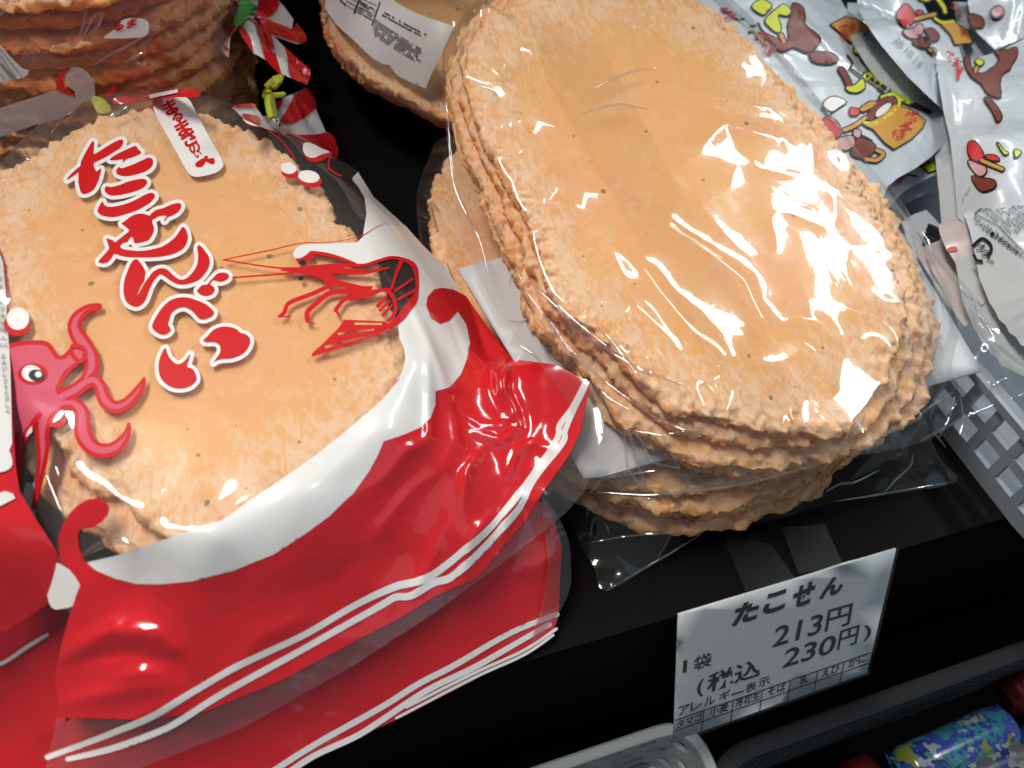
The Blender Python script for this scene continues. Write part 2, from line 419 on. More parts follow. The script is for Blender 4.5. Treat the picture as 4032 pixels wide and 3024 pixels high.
CRACKER = cracker_mat()
FILM = film('clear_wrap', tint=(.99, .99, .985), bump=0.05, bscale=45, haze=0.03)
FILM_SOFT = film('clear_bag_film', bump=0.06, bscale=40, haze=0.07, rough=0.05, tint=(.985, .985, .98))
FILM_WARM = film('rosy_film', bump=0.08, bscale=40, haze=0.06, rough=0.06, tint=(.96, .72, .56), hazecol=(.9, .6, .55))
TAPE = film('clear_tape', tint=(0.86, 0.84, 0.8), haze=0.010, rough=0.45, bump=0.05, f0=.018)
FOLD = film('film_fold', rough=.07, haze=.06, f0=.30, bump=0)
RED = plastic_print('red_print', (0.64, 0.016, 0.024))
REDINK = plastic_print('red_ink', (0.58, 0.008, 0.011), rough=.45, bump=.05, coat=.03, spec=.25)
WHITE = plastic_print('white_print', (0.78, 0.77, 0.76), rough=.3, bump=.10)
WHITEINK = plastic_print('white_ink', (0.80, 0.78, 0.77), rough=.4, bump=.03, coat=.08)
PINK = plastic_print('pink_ink', (0.62, 0.095, 0.15), rough=.45, bump=.05, coat=.03, spec=.25)
BLACKINK = pbr('black_ink', (0.012, 0.011, 0.012), .4)
GREYINK = pbr('grey_ink', (0.30, 0.32, 0.34), .5)
DIMINK = pbr('faded_black_ink', (0.06, 0.06, 0.065), .5)
CARDW = pbr('white_card', (0.64, 0.68, 0.71), .45, bump=.04, bscale=600, var=.02)
PAPER = pbr('label_paper', (0.70, 0.67, 0.68), .6)
SHELFB = pbr('black_shelf_lining', (0.0060, 0.0055, 0.0052), .65, spec=.05, bump=.15, bscale=900, var=.15)
POUCH = plastic_print('white_pouch', (0.60, 0.65, 0.69), rough=.28, bump=.25)

# ------------------------------------------------------------------ shelf
def box(name, lo, hi, mat, parent=None):
    x0, y0, z0 = lo; x1, y1, z1 = hi
    v = [(x0, y0, z0), (x1, y0, z0), (x1, y1, z0), (x0, y1, z0), (x0, y0, z1), (x1, y0, z1), (x1, y1, z1), (x0, y1, z1)]
    f = [(0, 3, 2, 1), (4, 5, 6, 7), (0, 1, 5, 4), (1, 2, 6, 5), (2, 3, 7, 6), (3, 0, 4, 7)]
    return mesh_obj(name, v, f, mat, parent, smooth=False)
EDGE_Y = 0.0725
for nm, lo, hi in (('shelf', (-.6, EDGE_Y, -.03), (1.0, .75, 0)), ('shelf_front', (-.6, EDGE_Y + .004, -.32), (1.0, EDGE_Y + .02, -.0305)),
                   ('lower_shelf', (-.6, -.4, -.275), (1.0, EDGE_Y + .003, -.262)), ('shelf_back', (-.6, .752, -.03), (1.0, .77, .33))):
    o = box(nm, lo, hi, SHELFB); o['kind'] = 'structure'
o = box('unseen_shade_shelf', (-.6, .345, .335), (.40, .75, .36), SHELFB); o['kind'] = 'structure'  # unseen shelf added overhead, its edges placed to shade the back bags

# ------------------------------------------------------------------ crackers
def cracker(plane, outline_px, seed, label, group, t=0.0055, nseg=420, shift=(0, 0), scale=1.0, world_pts=None, wob=1.0):
    n = plane.n; e1 = np.cross((0, 1, 0), n); e1 /= np.linalg.norm(e1); e2 = np.cross(n, e1)
    pts = plane.hit(cr(outline_px, 6)) if world_pts is None else world_pts
    c = pts.mean(0); d = pts - c; u = d @ e1; v = d @ e2
    ang = np.arctan2(v, u); rad = np.hypot(u, v); o = np.argsort(ang); ang, rad = ang[o], rad[o]
    th = np.linspace(-math.pi, math.pi, nseg, endpoint=False)
    R = np.interp(th, np.concatenate([ang - 2 * math.pi, ang, ang + 2 * math.pi]), np.tile(rad, 3)) * scale
    k = np.ones(9) / 9; R = np.convolve(np.tile(R, 3), k, 'same')[nseg:2 * nseg]
    prof = []                                                       # (radial share, height share, rim value)
    for s in np.concatenate([np.linspace(0.02, .8, 20), np.linspace(.815, .975, 16)]): prof.append((s, 1.0, s))
    for a in np.linspace(70, -70, 9): prof.append((.975 + .025 * math.cos(math.radians(a)), math.sin(math.radians(a)), 1.0 + (70 - a) / 280.))
    for s in np.linspace(.97, .5, 12): prof.append((s, -1.0, 1.5))
    prof = np.array(prof); nr = len(prof)
    S = prof[:, 0][:, None]; r = S * R[None]; z = np.repeat(prof[:, 1][:, None] * t / 2, nseg, 1)
    x = r * np.cos(th)[None]; y = r * np.sin(th)[None]
    q = np.column_stack([x.ravel(), y.ravel(), z.ravel()]) * 1000
    w = np.clip((np.repeat(S, nseg, 1).ravel() - .80) / .2, 0, 1); w = w * w * (3 - 2 * w)
    w2 = np.clip((np.repeat(S, nseg, 1).ravel() - .90) / .1, 0, 1)
    n1 = noise3(q / 7.5, seed); n2 = noise3(q / 2.8, seed + 3); n3 = noise3(q / 1.15, seed + 5); n4 = noise3(q / 14, seed + 9)
    dr = w * (2.0 * n1 + 1.5 * np.abs(n2) + .5 * n3) * wob
    lump = np.clip(noise3(q / 3.6, seed + 11), 0, 1)
    top = (np.repeat(prof[:, 1][:, None], nseg, 1).ravel() > -.5)
    prof_s = np.repeat(S, nseg, 1).ravel(); wr = np.clip((prof_s - .86) / .14, 0, 1); wr = wr * wr
    thq = np.tile(th, nr); cx_ = np.column_stack([np.cos(thq) * 4.2, np.sin(thq) * 6.0, np.full(len(thq), seed * 1.3)])
    frill = noise3(cx_ * 2.0, seed + 21); frill2 = noise3(cx_ * 5.0, seed + 22)
    dr = dr + wr * (1.1 * frill2 + 1.2 * frill) * wob
    q[:, 2] *= 1 - .38 * wr
    dz = wr * (1.2 * frill + .45 * frill2) + .35 * n4 + .10 * n2 + .05 * n3 + w * (0.55 * n1 + .6 * n2 + .5 * n3) + w2 * 1.9 * lump - .9 * w2 * (n2 < -.12)
    dz = np.where(top, dz, wr * (1.2 * frill + .45 * frill2) + .35 * n4 - w * .4 * np.abs(n2))
    rr = np.hypot(q[:, 0], q[:, 1]) + 1e-9
    q[:, 0] += q[:, 0] / rr * dr; q[:, 1] += q[:, 1] / rr * dr; q[:, 2] += dz; q /= 1000
    faces = []
    i = np.arange(nseg); j = (i + 1) % nseg
    for a in range(nr - 1): faces += list(np.column_stack([a * nseg + i, (a + 1) * nseg + i, (a + 1) * nseg + j, a * nseg + j]))
    faces.append(tuple(range(nseg)))
    me_o = mesh_obj('rice_cracker', q, faces, CRACKER, None, attr={'rim': np.repeat(prof[:, 2], nseg)})
    # the rim attribute carries browning and painted through-glow on sides and underside
    mw = Matrix(((e1[0], e2[0], n[0]), (e1[1], e2[1], n[1]), (e1[2], e2[2], n[2]))).to_4x4()
    mw.translation = Vector(c - n * (t / 2) + e1 * shift[0] + e2 * shift[1]); me_o.matrix_world = mw
    tag(me_o, label, 'cracker', group); return me_o

def lerp(a, b, t): return np.asarray(a) * (1 - t) + np.asarray(b) * t

# ------------------------------------------------------------------ right: clear bags of crackers
R1P = Plane((0, .097, .060), (0, -.22, 1))
R1_TOP = P([(1009, 111), (1030, 60), (1080, 10), (1150, -30), (1250, -62), (1350, -58), (1450, -25), (1545, 35), (1640, 130), (1740, 240), (1830, 350), (1890, 450),
            (1923, 549), (1965, 628), (1961, 705), (1930, 785), (1899, 826), (1874, 868), (1826, 927), (1760, 930), (1687, 926), (1583, 917), (1531, 896), (1457, 880), (1380, 820),
            (1336, 759), (1280, 711), (1197, 641), (1155, 503), (1110, 410), (1058, 323), (1026, 243), (1005, 170)])
R1_ALL = P([(985, 100), (1010, 50), (1070, 0), (1150, -40), (1250, -75), (1350, -70), (1455, -35), (1560, 30), (1660, 130), (1765, 245), (1855, 355), (1930, 450),
            (1985, 549), (2000, 610), (2034, 677), (2020, 760), (2005, 850), (1990, 890), (1930, 937), (1880, 965), (1802, 1000), (1700, 1020), (1547, 1017), (1428, 969), (1317, 900),
            (1262, 810), (1211, 766), (1150, 680), (1107, 569), (1061, 483), (1034, 399), (995, 313), (967, 190)])
R1_NAMES = ['top cracker in the front right clear bag, pale face turned up', 'second cracker down in the upper right clear bag, rim showing',
            'third cracker down in the upper right clear bag, jutting left', 'lowest cracker in the upper right clear bag, on the white card']
G_R1 = 'crackers in the upper clear bag'
for k in range(4):
    pl = R1P.down(.0056 * k)
    tq = [0, .42, .74, 1.0][k]
    cracker(pl, lerp(R1_TOP, R1_ALL, tq), 11 + k * 7, R1_NAMES[k], G_R1, t=.0052, nseg=900 if k == 0 else 640, shift=[(0, 0), (.001, .001), (-.001, -.0015), (0, .0005)][k])
c_top = R1_TOP.mean(0)
ext = []
for f, h in ((1.01, .0034), (.85, .0037), (.55, .0036), (.25, .0036)): ext.append(R1P.hit(c_top + (R1_TOP[::2] - c_top) * f) + R1P.n * h)
R1_CTRL = [(*(np.array(p[:2]) * PS), p[2]) for p in [
    (950, 170, 58), (966, 330, 50), (1000, 520, 42), (1090, 700, 38), (1175, 800, 36), (1235, 900, 35), (1255, 1040, 33), (1300, 1000, 37), (1262, 960, 37),
    (1400, 1085, 27), (1550, 1070, 25), (1750, 1015, 25), (1950, 965, 26), (2060, 925, 27), (2140, 885, 29), (2230, 860, 32), (2050, 790, 38), (2120, 790, 36),
    (2230, 790, 36), (2100, 650, 42), (2010, 540, 50), (1945, 450, 58), (1880, 385, 64), (1790, 270, 72), (1690, 140, 80), (1590, 20, 88), (975, 110, 62), (1030, 20, 72),
    (1290, 960, 38), (1400, 1010, 33), (1550, 1035, 31), (1700, 1030, 31), (1850, 990, 32), (2000, 920, 34)]]
def rip1(x, y):
    m = np.clip((.112 - y) / .02, 0, 1) + np.clip((x - .232) / .02, 0, 1) + .5 * np.clip((.105 - x + .0 * y) / .015, 0, 1)
    return m * (.0011 * noise2(x, y, .011, 17) + .0006 * (1 - np.abs(noise2(x, y, .016, 19)) * 2.5).clip(0, 1) ** 2) + .0007 * noise2(x, y, .032, 4) + .00016 * noise2(x, y, .013, 9) + .0003 * (1 - np.abs(noise2(x + .3 * y, y, .03, 15)) * 2.2).clip(0, 1) ** 3
CRE = [(P([(1120, 600), (1300, 720), (1400, 820), (1480, 880), (1570, 950)]), .0026, .0030), (P([(1170, 640), (1290, 790), (1400, 900), (1470, 960)]), .0022, .0026),
       (P([(1205, 420), (1290, 510), (1400, 620), (1490, 730), (1580, 810)]), .0022, .0050), (P([(1370, 670), (1440, 750), (1550, 880)]), .0018, .0040),
       (P([(1380, 455), (1480, 530), (1600, 620), (1680, 730), (1750, 860)]), .0020, .0045), (P([(1640, 660), (1760, 690), (1860, 640), (1930, 590)]), -.0014, .0080), (P([(1150, 880), (1240, 960), (1320, 1010), (1350, 1060)]), .0016, .0018),
       (P([(1280, 235), (1400, 185), (1560, 225), (1660, 245)]), .0014, .0030), (P([(1450, 385), (1560, 280), (1690, 310)]), .0014, .0050), (P([(1130, 110), (1250, 230), (1330, 330)]), .0010, .0024),
       (P([(1840, 965), (1960, 890), (2090, 800), (2130, 760)]), .0022, .0020), (P([(1960, 900), (2010, 930), (2040, 980)]), .0016, .0018), (P([(2050, 830), (2060, 900), (2020, 960)]), .0016, .0018),
       (P([(2120, 830), (2170, 870), (2220, 890)]), .0016, .0018), (P([(1930, 430), (2010, 560), (2110, 680), (2230, 810)]), .0030, .0020), (P([(1500, 990), (1600, 960), (1680, 970)]), .0014, .0016),
       (P([(1300, 950), (1310, 1010), (1320, 1060)]), .0014, .0014), (P([(1345, 945), (1365, 1000), (1380, 1060)]), .0014, .0014), (P([(1000, 350), (1040, 520), (1130, 700), (1230, 840)]), .0018, .0018), (P([(975, 200), (990, 340), (1020, 470)]), .0014, .0016)]
R1F = Field(R1_CTRL, extra=np.vstack(ext), lam=3e-5, ripple=[rip1], creases=CRE, floors=[(R1P, R1_TOP, .0030, 1.2), (R1P.down(.0165), R1_ALL, .0012, 1.4)])
R1_OUT = P([(957, 150), (972, 330), (1005, 520), (1095, 700), (1180, 800), (1240, 900), (1262, 1040), (1310, 1050), (1400, 1075), (1478, 1066), (1550, 1058), (1650, 1038), (1750, 1010), (1850, 985), (1985, 955),
            (2060, 915), (2140, 880), (2230, 845), (2230, 800), (2180, 745), (2100, 640), (2010, 530), (1945, 440), (1885, 375), (1800, 262), (1705, 140), (1600, 20), (1500, -50), (1350, -95), (1200, -90), (1080, -40), (1010, 30), (970, 90)])
bag = empty('cracker_bag', (.14, .2, .036), 'clear crinkled bag of large crackers glinting under the light, on top at right', 'snack bag', 'clear bags of crackers')
sheet('wrap', R1F, cr(R1_OUT, 3), FILM, bag, off=.0008, step=9)
seam = film('seam_film', tint=(0.995, .985, .95), haze=.03, bump=.05, f0=.05)
sheet('back_seam', R1F, P([(1128, 20), (1290, 90), (1420, 330), (1600, 640), (1745, 868), (1640, 905), (1500, 740), (1330, 440), (1180, 180)]), seam, bag, off=.0014, step=14)
CARD1 = P([(990, 580), (1128, 806), (1262, 1032), (1300, 1030), (2122, 801), (1855, 350)])
cardp = R1P.down(.0056 * 4 + .0004)
v = sheet('backing_card', cardp, CARD1, pbr('grey_board', (.58, .59, .62), .5), bag, step=80)
m = v.modifiers.new('thickness', 'SOLIDIFY'); m.thickness = .0012

folds('fold_creases', R1F, [([(1149, 612), (1191, 651), (1240, 699), (1300, 749), (1316, 759), (1379, 794), (1481, 838)], .0024), ([(1135, 624), (1181, 687), (1193, 705), (1225, 753), (1240, 768), (1280, 800), (1320, 832), (1419, 905)], .0016),
    [(1278, 820), (1306, 848), (1320, 862), (1346, 876), (1375, 893)], [(1121, 745), (1147, 760), (1175, 784)], [(1101, 693), (1127, 699), (1139, 689)], [(1350, 924), (1352, 959), (1356, 1005), (1364, 1023), (1388, 1055)], [(1351, 923), (1362, 936), (1370, 973), (1378, 1003), (1400, 1055)],
    [(1372, 930), (1422, 938), (1435, 944), (1439, 965), (1467, 1009)], [(1374, 934), (1392, 961), (1400, 987), (1408, 997), (1426, 1003), (1467, 1010)], [(1422, 908), (1467, 926), (1475, 931), (1439, 937)], [(1273, 1067), (1303, 1035)], [(1299, 1035), (1360, 1025), (1418, 1015)],
    ([(1873, 956), (1917, 934), (1978, 904), (1986, 893), (2037, 858), (2055, 847)], .0013), [(2058, 855), (2055, 878), (2040, 914), (2022, 947)], [(2070, 850), (2073, 883), (2076, 911), (2069, 942)], [(2096, 878), (2140, 837), (2170, 819), (2181, 829)], [(2069, 942), (2094, 893), (2152, 910)], [(1981, 906), (2022, 947), (2037, 966)],
    [(1822, 965), (1835, 945), (1856, 916), (1865, 891)], ([(1918, 436), (1950, 474), (1984, 515), (2019, 559), (2036, 578), (2071, 621), (2097, 651), (2109, 673)], .0018), ([(2113, 680), (2135, 711), (2146, 734)], .0016), ([(2142, 737), (2175, 767), (2215, 793)], .0018),
    [(972, 302), (980, 380), (991, 422), (1012, 467), (1039, 519), (1057, 590)], [(1075, 2), (1023, 33), (972, 103), (962, 141), (969, 243), (983, 382)], [(1290, 700), (1330, 750), (1400, 830)], [(1290, 1062), (1400, 1068), (1480, 1060), (1600, 1045), (1750, 1005)], [(1130, 610), (1120, 590), (1108, 600), (1105, 620)], [(1985, 950), (2060, 912), (2135, 880), (2212, 850)],
    [(1270, 200), (1360, 160), (1420, 150)], [(1250, 250), (1330, 230), (1400, 240)], [(1040, 190), (1070, 200), (1060, 215)]], FOLD, bag)
# lower bag
def R2pl(z): return Plane((0, 0, z), (0, 0, 1))
ctr2 = np.array([.138, .193])
def R2_W(rx, ry, z, dx=0, dy=0):
    a = np.linspace(0, 2 * math.pi, 60, endpoint=False); c, s = np.cos(a), np.sin(a); e = 2 / 2.6
    return np.column_stack([ctr2[0] + dx + rx * np.sign(c) * np.abs(c) ** e, ctr2[1] + dy + ry * np.sign(s) * np.abs(s) ** e, np.full(60, z)])
R2_NAMES = ['upper cracker of the lower right clear bag, sticking out to the left', 'second cracker in the lower right clear bag, under the jutting one',
            'third cracker in the lower right clear bag, rim facing front', 'bottom cracker of the lower right clear bag, nearest the black shelf']
for k in range(4):
    z = .0315 - k * .0062
    cracker(R2pl(z), None, 61 + 5 * k, R2_NAMES[k], 'crackers in the lower clear bag', t=.0058, nseg=520, world_pts=R2_W(.071 + .001 * k, .099, z, [-.003, .0, .004, .003][k], [.004, .0, .001, -.001][k]))
R2_CTRL = [(*(np.array(p[:2]) * PS), p[2]) for p in [
    (930, 330, 30), (903, 440, 26), (920, 560, 22), (960, 380, 35), (985, 480, 36), (1010, 600, 36), (1060, 740, 35), (1120, 860, 33), (1200, 960, 30), (1180, 1020, 18),
    (1226, 1107, 9), (1256, 1174, 3), (1310, 1278, 1.5), (1420, 1215, 1.5), (1519, 1150, 2), (1350, 1120, 14), (1500, 1100, 14), (1650, 1090, 14), (1350, 1040, 30), (1500, 1030, 33), (1700, 1010, 33), (1850, 960, 31),
    (1799, 1085, 4), (1902, 1070, 3), (2060, 1045, 3), (2040, 980, 8), (1950, 1000, 10), (2080, 940, 10), (1900, 700, 33), (1500, 700, 34), (1300, 400, 34)]]
def rip2(x, y): return .0006 * noise2(x, y, .018, 22) + .0003 * noise2(x, y, .008, 23)
R2F = Field(R2_CTRL, ripple=[rip2], lam=1e-4, zmax=.0345, creases=[(P([(1790, 1080), (1850, 1030), (1950, 990)]), .0022, .0018), (P([(1330, 1090), (1400, 1110), (1450, 1130)]), .0018, .0018), (P([(1500, 1110), (1560, 1120), (1640, 1100)]), .0014, .0016), (P([(1860, 1075), (1880, 1020), (1930, 970)]), .0014, .0014),
      (P([(1240, 1150), (1260, 1120), (1275, 1060)]), .0012, .0012), (P([(1300, 1170), (1290, 1130), (1280, 1100)]), .0012, .0012), (P([(940, 430), (960, 460), (985, 600), (1040, 720)]), .001, .0014)])
R2_OUT = P([(960, 300), (932, 335), (908, 400), (902, 450), (915, 540), (945, 620), (1000, 740), (1070, 880), (1150, 1000), (1226, 1107), (1256, 1174), (1285, 1230), (1310, 1278), (1420, 1208), (1519, 1144), (1650, 1125), (1799, 1082), (1902, 1068), (2062, 1042), (2035, 1000), (2012, 960),
            (1950, 800), (1800, 500), (1500, 300), (1100, 280)])
bag2 = empty('cracker_bag', (.13, .18, 0), 'lower clear bag of crackers squashed beneath another bag, resting on black shelf', 'snack bag', 'clear bags of crackers')
sheet('wrap', R2F, cr(R2_OUT, 3), FILM, bag2, off=.0008, step=10)
folds('fold_creases', R2F, [([(1779, 1060), (1810, 1043), (1843, 1039), (1897, 1012)], .0014), ([(1967, 980), (1963, 1006), (1927, 1039), (1904, 1067)], .0012), [(1275, 1164), (1281, 1128), (1288, 1114)], [(1306, 1126), (1318, 1160)], [(1388, 1078), (1404, 1076), (1422, 1090)], [(1258, 1175), (1330, 1160), (1420, 1150), (1519, 1144)],
    [(1310, 1276), (1420, 1208), (1515, 1148)], [(935, 435), (945, 450), (955, 460)], [(925, 400), (940, 470), (965, 560), (1000, 650)], [(1800, 1080), (1900, 1066), (2050, 1042)], ([(1478, 1120), (1482, 1132), (1480, 1140)], .002), [(905, 445), (915, 540), (945, 618)]], FOLD, bag2)

# ------------------------------------------------------------------ left: printed red and white cracker bag (front)
AP = Plane((0, .1, .060), (0, -.03, 1))
A_TOP = P([(-25, 470), (-10, 420), (17, 375), (56, 330), (115, 299), (167, 275), (215, 248), (305, 231), (417, 240), (486, 256), (555, 290), (625, 338), (687, 396), (729, 462), (768, 503), (800, 560), (840, 650), (868, 720), (878, 790),
           (865, 860), (820, 930), (740, 1000), (640, 1065), (560, 1115), (470, 1152), (380, 1162), (335, 1140), (290, 1105), (250, 1065), (200, 1050), (150, 1000), (128, 945), (85, 880), (45, 790), (0, 650), (-22, 540)])
A_NAMES = ['top cracker in the red printed bag, beneath the red brush lettering', 'second cracker in the red printed bag, showing at lower left of window', 'bottom cracker in the red printed bag, mostly hidden beneath two others']
for k in range(3):
    cracker(AP.down(.0062 * k), A_TOP + np.array([(0, 0), (-120, 110), (-60, 40)][k]), 101 + 9 * k, A_NAMES[k], 'crackers in the front red bag', t=.0058, nseg=900 if k == 0 else 560)
ca = A_TOP.mean(0)
ext = [AP.hit(ca + (A_TOP[::2] - ca) * f) + AP.n * h for f, h in ((1.04, .0024), (.9, .0018), (.6, .0011), (.3, .0009))]
A_CTRL = [(*(np.array(p[:2]) * PS), p[2]) for p in [
    (-60, 420, 56), (-70, 700, 56), (-60, 900, 56), (20, 1000, 54), (45, 1083, 50), (76, 1187, 47), (104, 1291, 44), (140, 1150, 56), (200, 1180, 55), (125, 1434, 36), (128, 1513, 31), (104, 1635, 25), (95, 1670, 24),
    (190, 1250, 51), (300, 1262, 50), (500, 1260, 52), (720, 1180, 51), (880, 1050, 51), (970, 900, 51), (980, 780, 51), (950, 660, 51), (900, 560, 50), (770, 380, 50), (715, 340, 53), (600, 275, 56), (480, 215, 58), (330, 195, 58), (215, 205, 58), (100, 255, 56), (20, 330, 56),
    (807, 424, 46), (912, 527, 43), (965, 579, 42), (1005, 644, 41), (1058, 712, 41), (1106, 776, 46), (1180, 800, 54), (1275, 828, 57), (1314, 847, 56), (1297, 966, 50), (1262, 1063, 42), (1171, 1151, 31),
    (1080, 900, 45), (1150, 900, 45), (1050, 1050, 42), (1000, 1150, 40), (1080, 1222, 29), (930, 1332, 28), (760, 1442, 27), (520, 1575, 25), (300, 1660, 23), (300, 1400, 42), (500, 1400, 40), (700, 1300, 40), (850, 1200, 40), (250, 1530, 32), (1190, 1010, 42), (1235, 900, 50)]]
def ripA(x, y):
    px = np.clip((.118 - y + .22 * (x)) / .03, 0, 1)                # crumples grow towards the loose front edge
    return (.00010 + .0008 * px) * noise2(x, y, .020, 31) + (.00005 + .0005 * px) * noise2(x, y, .009, 33)
CREA = [(P([(996, 875), (1002, 899), (1036, 924), (1075, 927), (1113, 896)]), .0016, .0016), (P([(1040, 976), (1005, 1028), (998, 1094)]), .0018, .0018), (P([(1095, 1031), (1113, 979), (1151, 962), (1193, 972)]), .0018, .0018), (P([(776, 1062), (832, 1035), (873, 983), (915, 962), (925, 948), (927, 861), (922, 757)]), .0018, .0020), (P([(1064, 774), (1071, 826), (1082, 882)]), .0016, .0018), (P([(1095, 792), (1085, 871)]), .0014, .0016), (P([(250, 1470), (360, 1455)]), .0014, .0020), (P([(600, 1290), (720, 1250), (800, 1190)]), -.0010, .0035), (P([(480, 1480), (560, 1380), (680, 1330)]), .0010, .0030), (P([(950, 1150), (930, 1220), (890, 1290)]), .0012, .0022), (P([(140, 1600), (260, 1570), (420, 1500)]), .0012, .0022),
        (P([(880, 640), (930, 760), (975, 900), (985, 960), (960, 1010)]), .0020, .003), (P([(960, 1010), (930, 1030), (890, 1060), (800, 1170)]), .0012, .0025), (P([(1090, 780), (1080, 850), (1110, 900)]), .0030, .003), (P([(1100, 870), (1120, 930), (1080, 960), (1000, 930)]), .0022, .0025),
        (P([(1000, 1260), (1010, 1180), (1060, 1120)]), .0020, .0025), (P([(1080, 1200), (1090, 1130), (1120, 1080), (1180, 1080)]), .0022, .0026), (P([(125, 1434), (250, 1370), (350, 1380), (410, 1430)]), .0030, .0035), (P([(130, 1440), (270, 1405), (350, 1425), (420, 1430)]), -.0015, .0025), (P([(130, 1520), (250, 1500), (400, 1480)]), .0016, .0025),
        (P([(183, 1200), (215, 1178), (260, 1165), (300, 1178)]), .0016, .0020), (P([(1010, 640), (1050, 760), (1085, 800)]), -.0018, .003), (P([(1160, 810), (1170, 900), (1150, 960)]), .0014, .003)]
AF = Field(A_CTRL, extra=np.vstack(ext), lam=5e-5, ripple=[ripA], creases=CREA, floors=[(AP, A_TOP, .0008, 1.3)])
A_OUT = P([(-60, 420), (-30, 390), (30, 318), (100, 255), (215, 205), (330, 192), (480, 213), (600, 268), (681, 312), (721, 337), (762, 361), (775, 373), (807, 424), (878, 489), (912, 527), (965, 579), (1005, 644), (1058, 712), (1106, 776), (1130, 793), (1200, 800), (1240, 812), (1278, 828), (1314, 847), (1306, 905), (1297, 966),
           (1283, 1000), (1262, 1063), (1221, 1109), (1171, 1151), (1080, 1220), (930, 1330), (760, 1440), (520, 1575), (300, 1660), (200, 1690), (92, 1690), (104, 1635), (130, 1513), (125, 1434), (140, 1380), (150, 1320), (121, 1314), (104, 1291), (76, 1187), (45, 1083), (15, 1020), (-60, 900)])
bagA = empty('printed_bag', (0, .17, .03), 'front red and white bag with big red brush lettering over its cracker', 'snack bag', 'red and white cracker bags')
sheet('film', AF, A_OUT, FILM_SOFT, bagA, step=11)
folds('fold_creases', AF, [([(240, 258), (262, 244), (280, 235)], .0026), ([(35, 322), (52, 345), (66, 350), (55, 330)], .0012), [(112, 294), (135, 262), (156, 240)], [(160, 262), (166, 240)], ([(183, 1200), (215, 1178), (262, 1164), (300, 1176)], .0020), [(105, 1015), (118, 1050), (135, 1090), (150, 1130)], [(125, 1000), (140, 1040)]], FOLD, bagA, off=.0010)
R5 = lambda p: W(1200, 1000, 1400, p); R7 = lambda p: W(0, 1974, 1400, p); SW = lambda p: W(850, 900, 800, p); W5 = lambda p: W(0, 1900, 700, p)
R1w = lambda p: W(0, 0, 1400, p); R2w = lambda p: W(1200, 0, 1400, p); R4 = lambda p: W(0, 1000, 1400, p)
O1 = lambda p: W(0, 1150, 600, p); O2 = lambda p: W(0, 1550, 600, p); L1 = lambda p: W(250, 520, 700, p); L2 = lambda p: W(350, 950, 700, p)
low_white = [(540, 385), (600, 430), (720, 480), (850, 512), (1000, 515), (1200, 495), (1450, 430), (1700, 330), (1900, 200), (2050, 90), (2140, 0)]
hook_up = [(130, 1640), (300, 1490), (400, 1350), (455, 1250), (490, 1165), (600, 1130), (720, 1080), (780, 1020), (810, 940), (810, 855), (900, 830), (970, 750), (1010, 650), (1025, 560), (1000, 440), (945, 360), (900, 415), (840, 438), (780, 400)]
white_main = np.vstack([R2w([(330, 1070), (290, 1115), (330, 1165), (370, 1230), (382, 1330), (362, 1460)]),
    SW([(1600, 90), (1540, 155), (1300, 165), (1100, 170), (930, 185), (870, 220), (838, 280), (865, 325), (920, 332), (980, 300), (1035, 250), (1200, 280), (1400, 330), (1540, 400), (1700, 380), (1850, 325), (1950, 315), (2090, 355), (2195, 440), (2205, 560), (2195, 775), (2060, 930), (1980, 1060), (2000, 1200), (2050, 1320), (2060, 1430), (2030, 1560), (1960, 1659)]),
    R5([(600, 770), (480, 910), (250, 1110), (0, 1310)]), R4([(2000, 1230), (1700, 1440), (1380, 1659)]), R7([(1250, 160), (1000, 245), (870, 285), (750, 330), (550, 378)]), R7(low_white), R5(hook_up[:14]), R5([(1040, 430), (1000, 270)]),
    P([(1003, 644), (964, 581), (911, 529), (877, 491), (806, 426), (775, 376)])])
sheet('white_print', AF, [white_main, W5([(290, 200), (330, 0), (440, 0), (450, 200), (445, 400), (460, 650), (520, 850), (640, 970), (770, 1015), (870, 1080), (960, 1190), (1005, 1270), (960, 1400), (920, 1530), (860, 1555), (700, 1580), (650, 1550), (620, 1500), (560, 1250), (450, 950), (340, 600), (270, 270)])],
      WHITE, bagA, off=.0002, step=11)
red_main = np.vstack([R5([(750, 320), (760, 270), (800, 225), (850, 215), (920, 225), (1000, 266), (1055, 345), (1145, 470), (1285, 660), (1400, 672), (1560, 694), (1640, 732), (1780, 804), (1760, 900), (1720, 1100), (1650, 1250), (1450, 1530), (1380, 1640)]),
    np.array([(1880, 2270), (1700, 2352), (1560, 2440), (1400, 2520), (1100, 2680), (800, 2800), (551, 2832), (221, 2822), (237, 2759), (222, 2702), (228, 2613), (270, 2450)], float),
    W5([(900, 1600), (960, 1400), (1010, 1280), (1000, 1250), (960, 1180), (900, 1100), (800, 1000), (760, 900), (745, 780), (750, 650), (800, 520), (880, 380), (980, 280), (1100, 210), (1230, 198), (1330, 240), (1375, 310), (1360, 390), (1280, 490), (1150, 560), (1000, 580), (985, 640), (985, 720), (1000, 830), (1060, 960)]), R7(low_white[1:]), R5(hook_up)])
sheet('red_print', AF, red_main, RED, bagA, off=.0004, step=11)
S1 = [(2306, 1502, 16), (2280, 1556, 18), (2248, 1616, 20), (2207, 1676, 24), (2197, 1727, 24), (2132, 1825, 24), (1946, 2057, 26), (1700, 2262, 30), (1550, 2310, 30), (1400, 2378, 26), (1203, 2492, 26), (949, 2612, 26), (760, 2720, 26), (601, 2815, 26), (452, 2878, 24), (192, 2980, 22)]
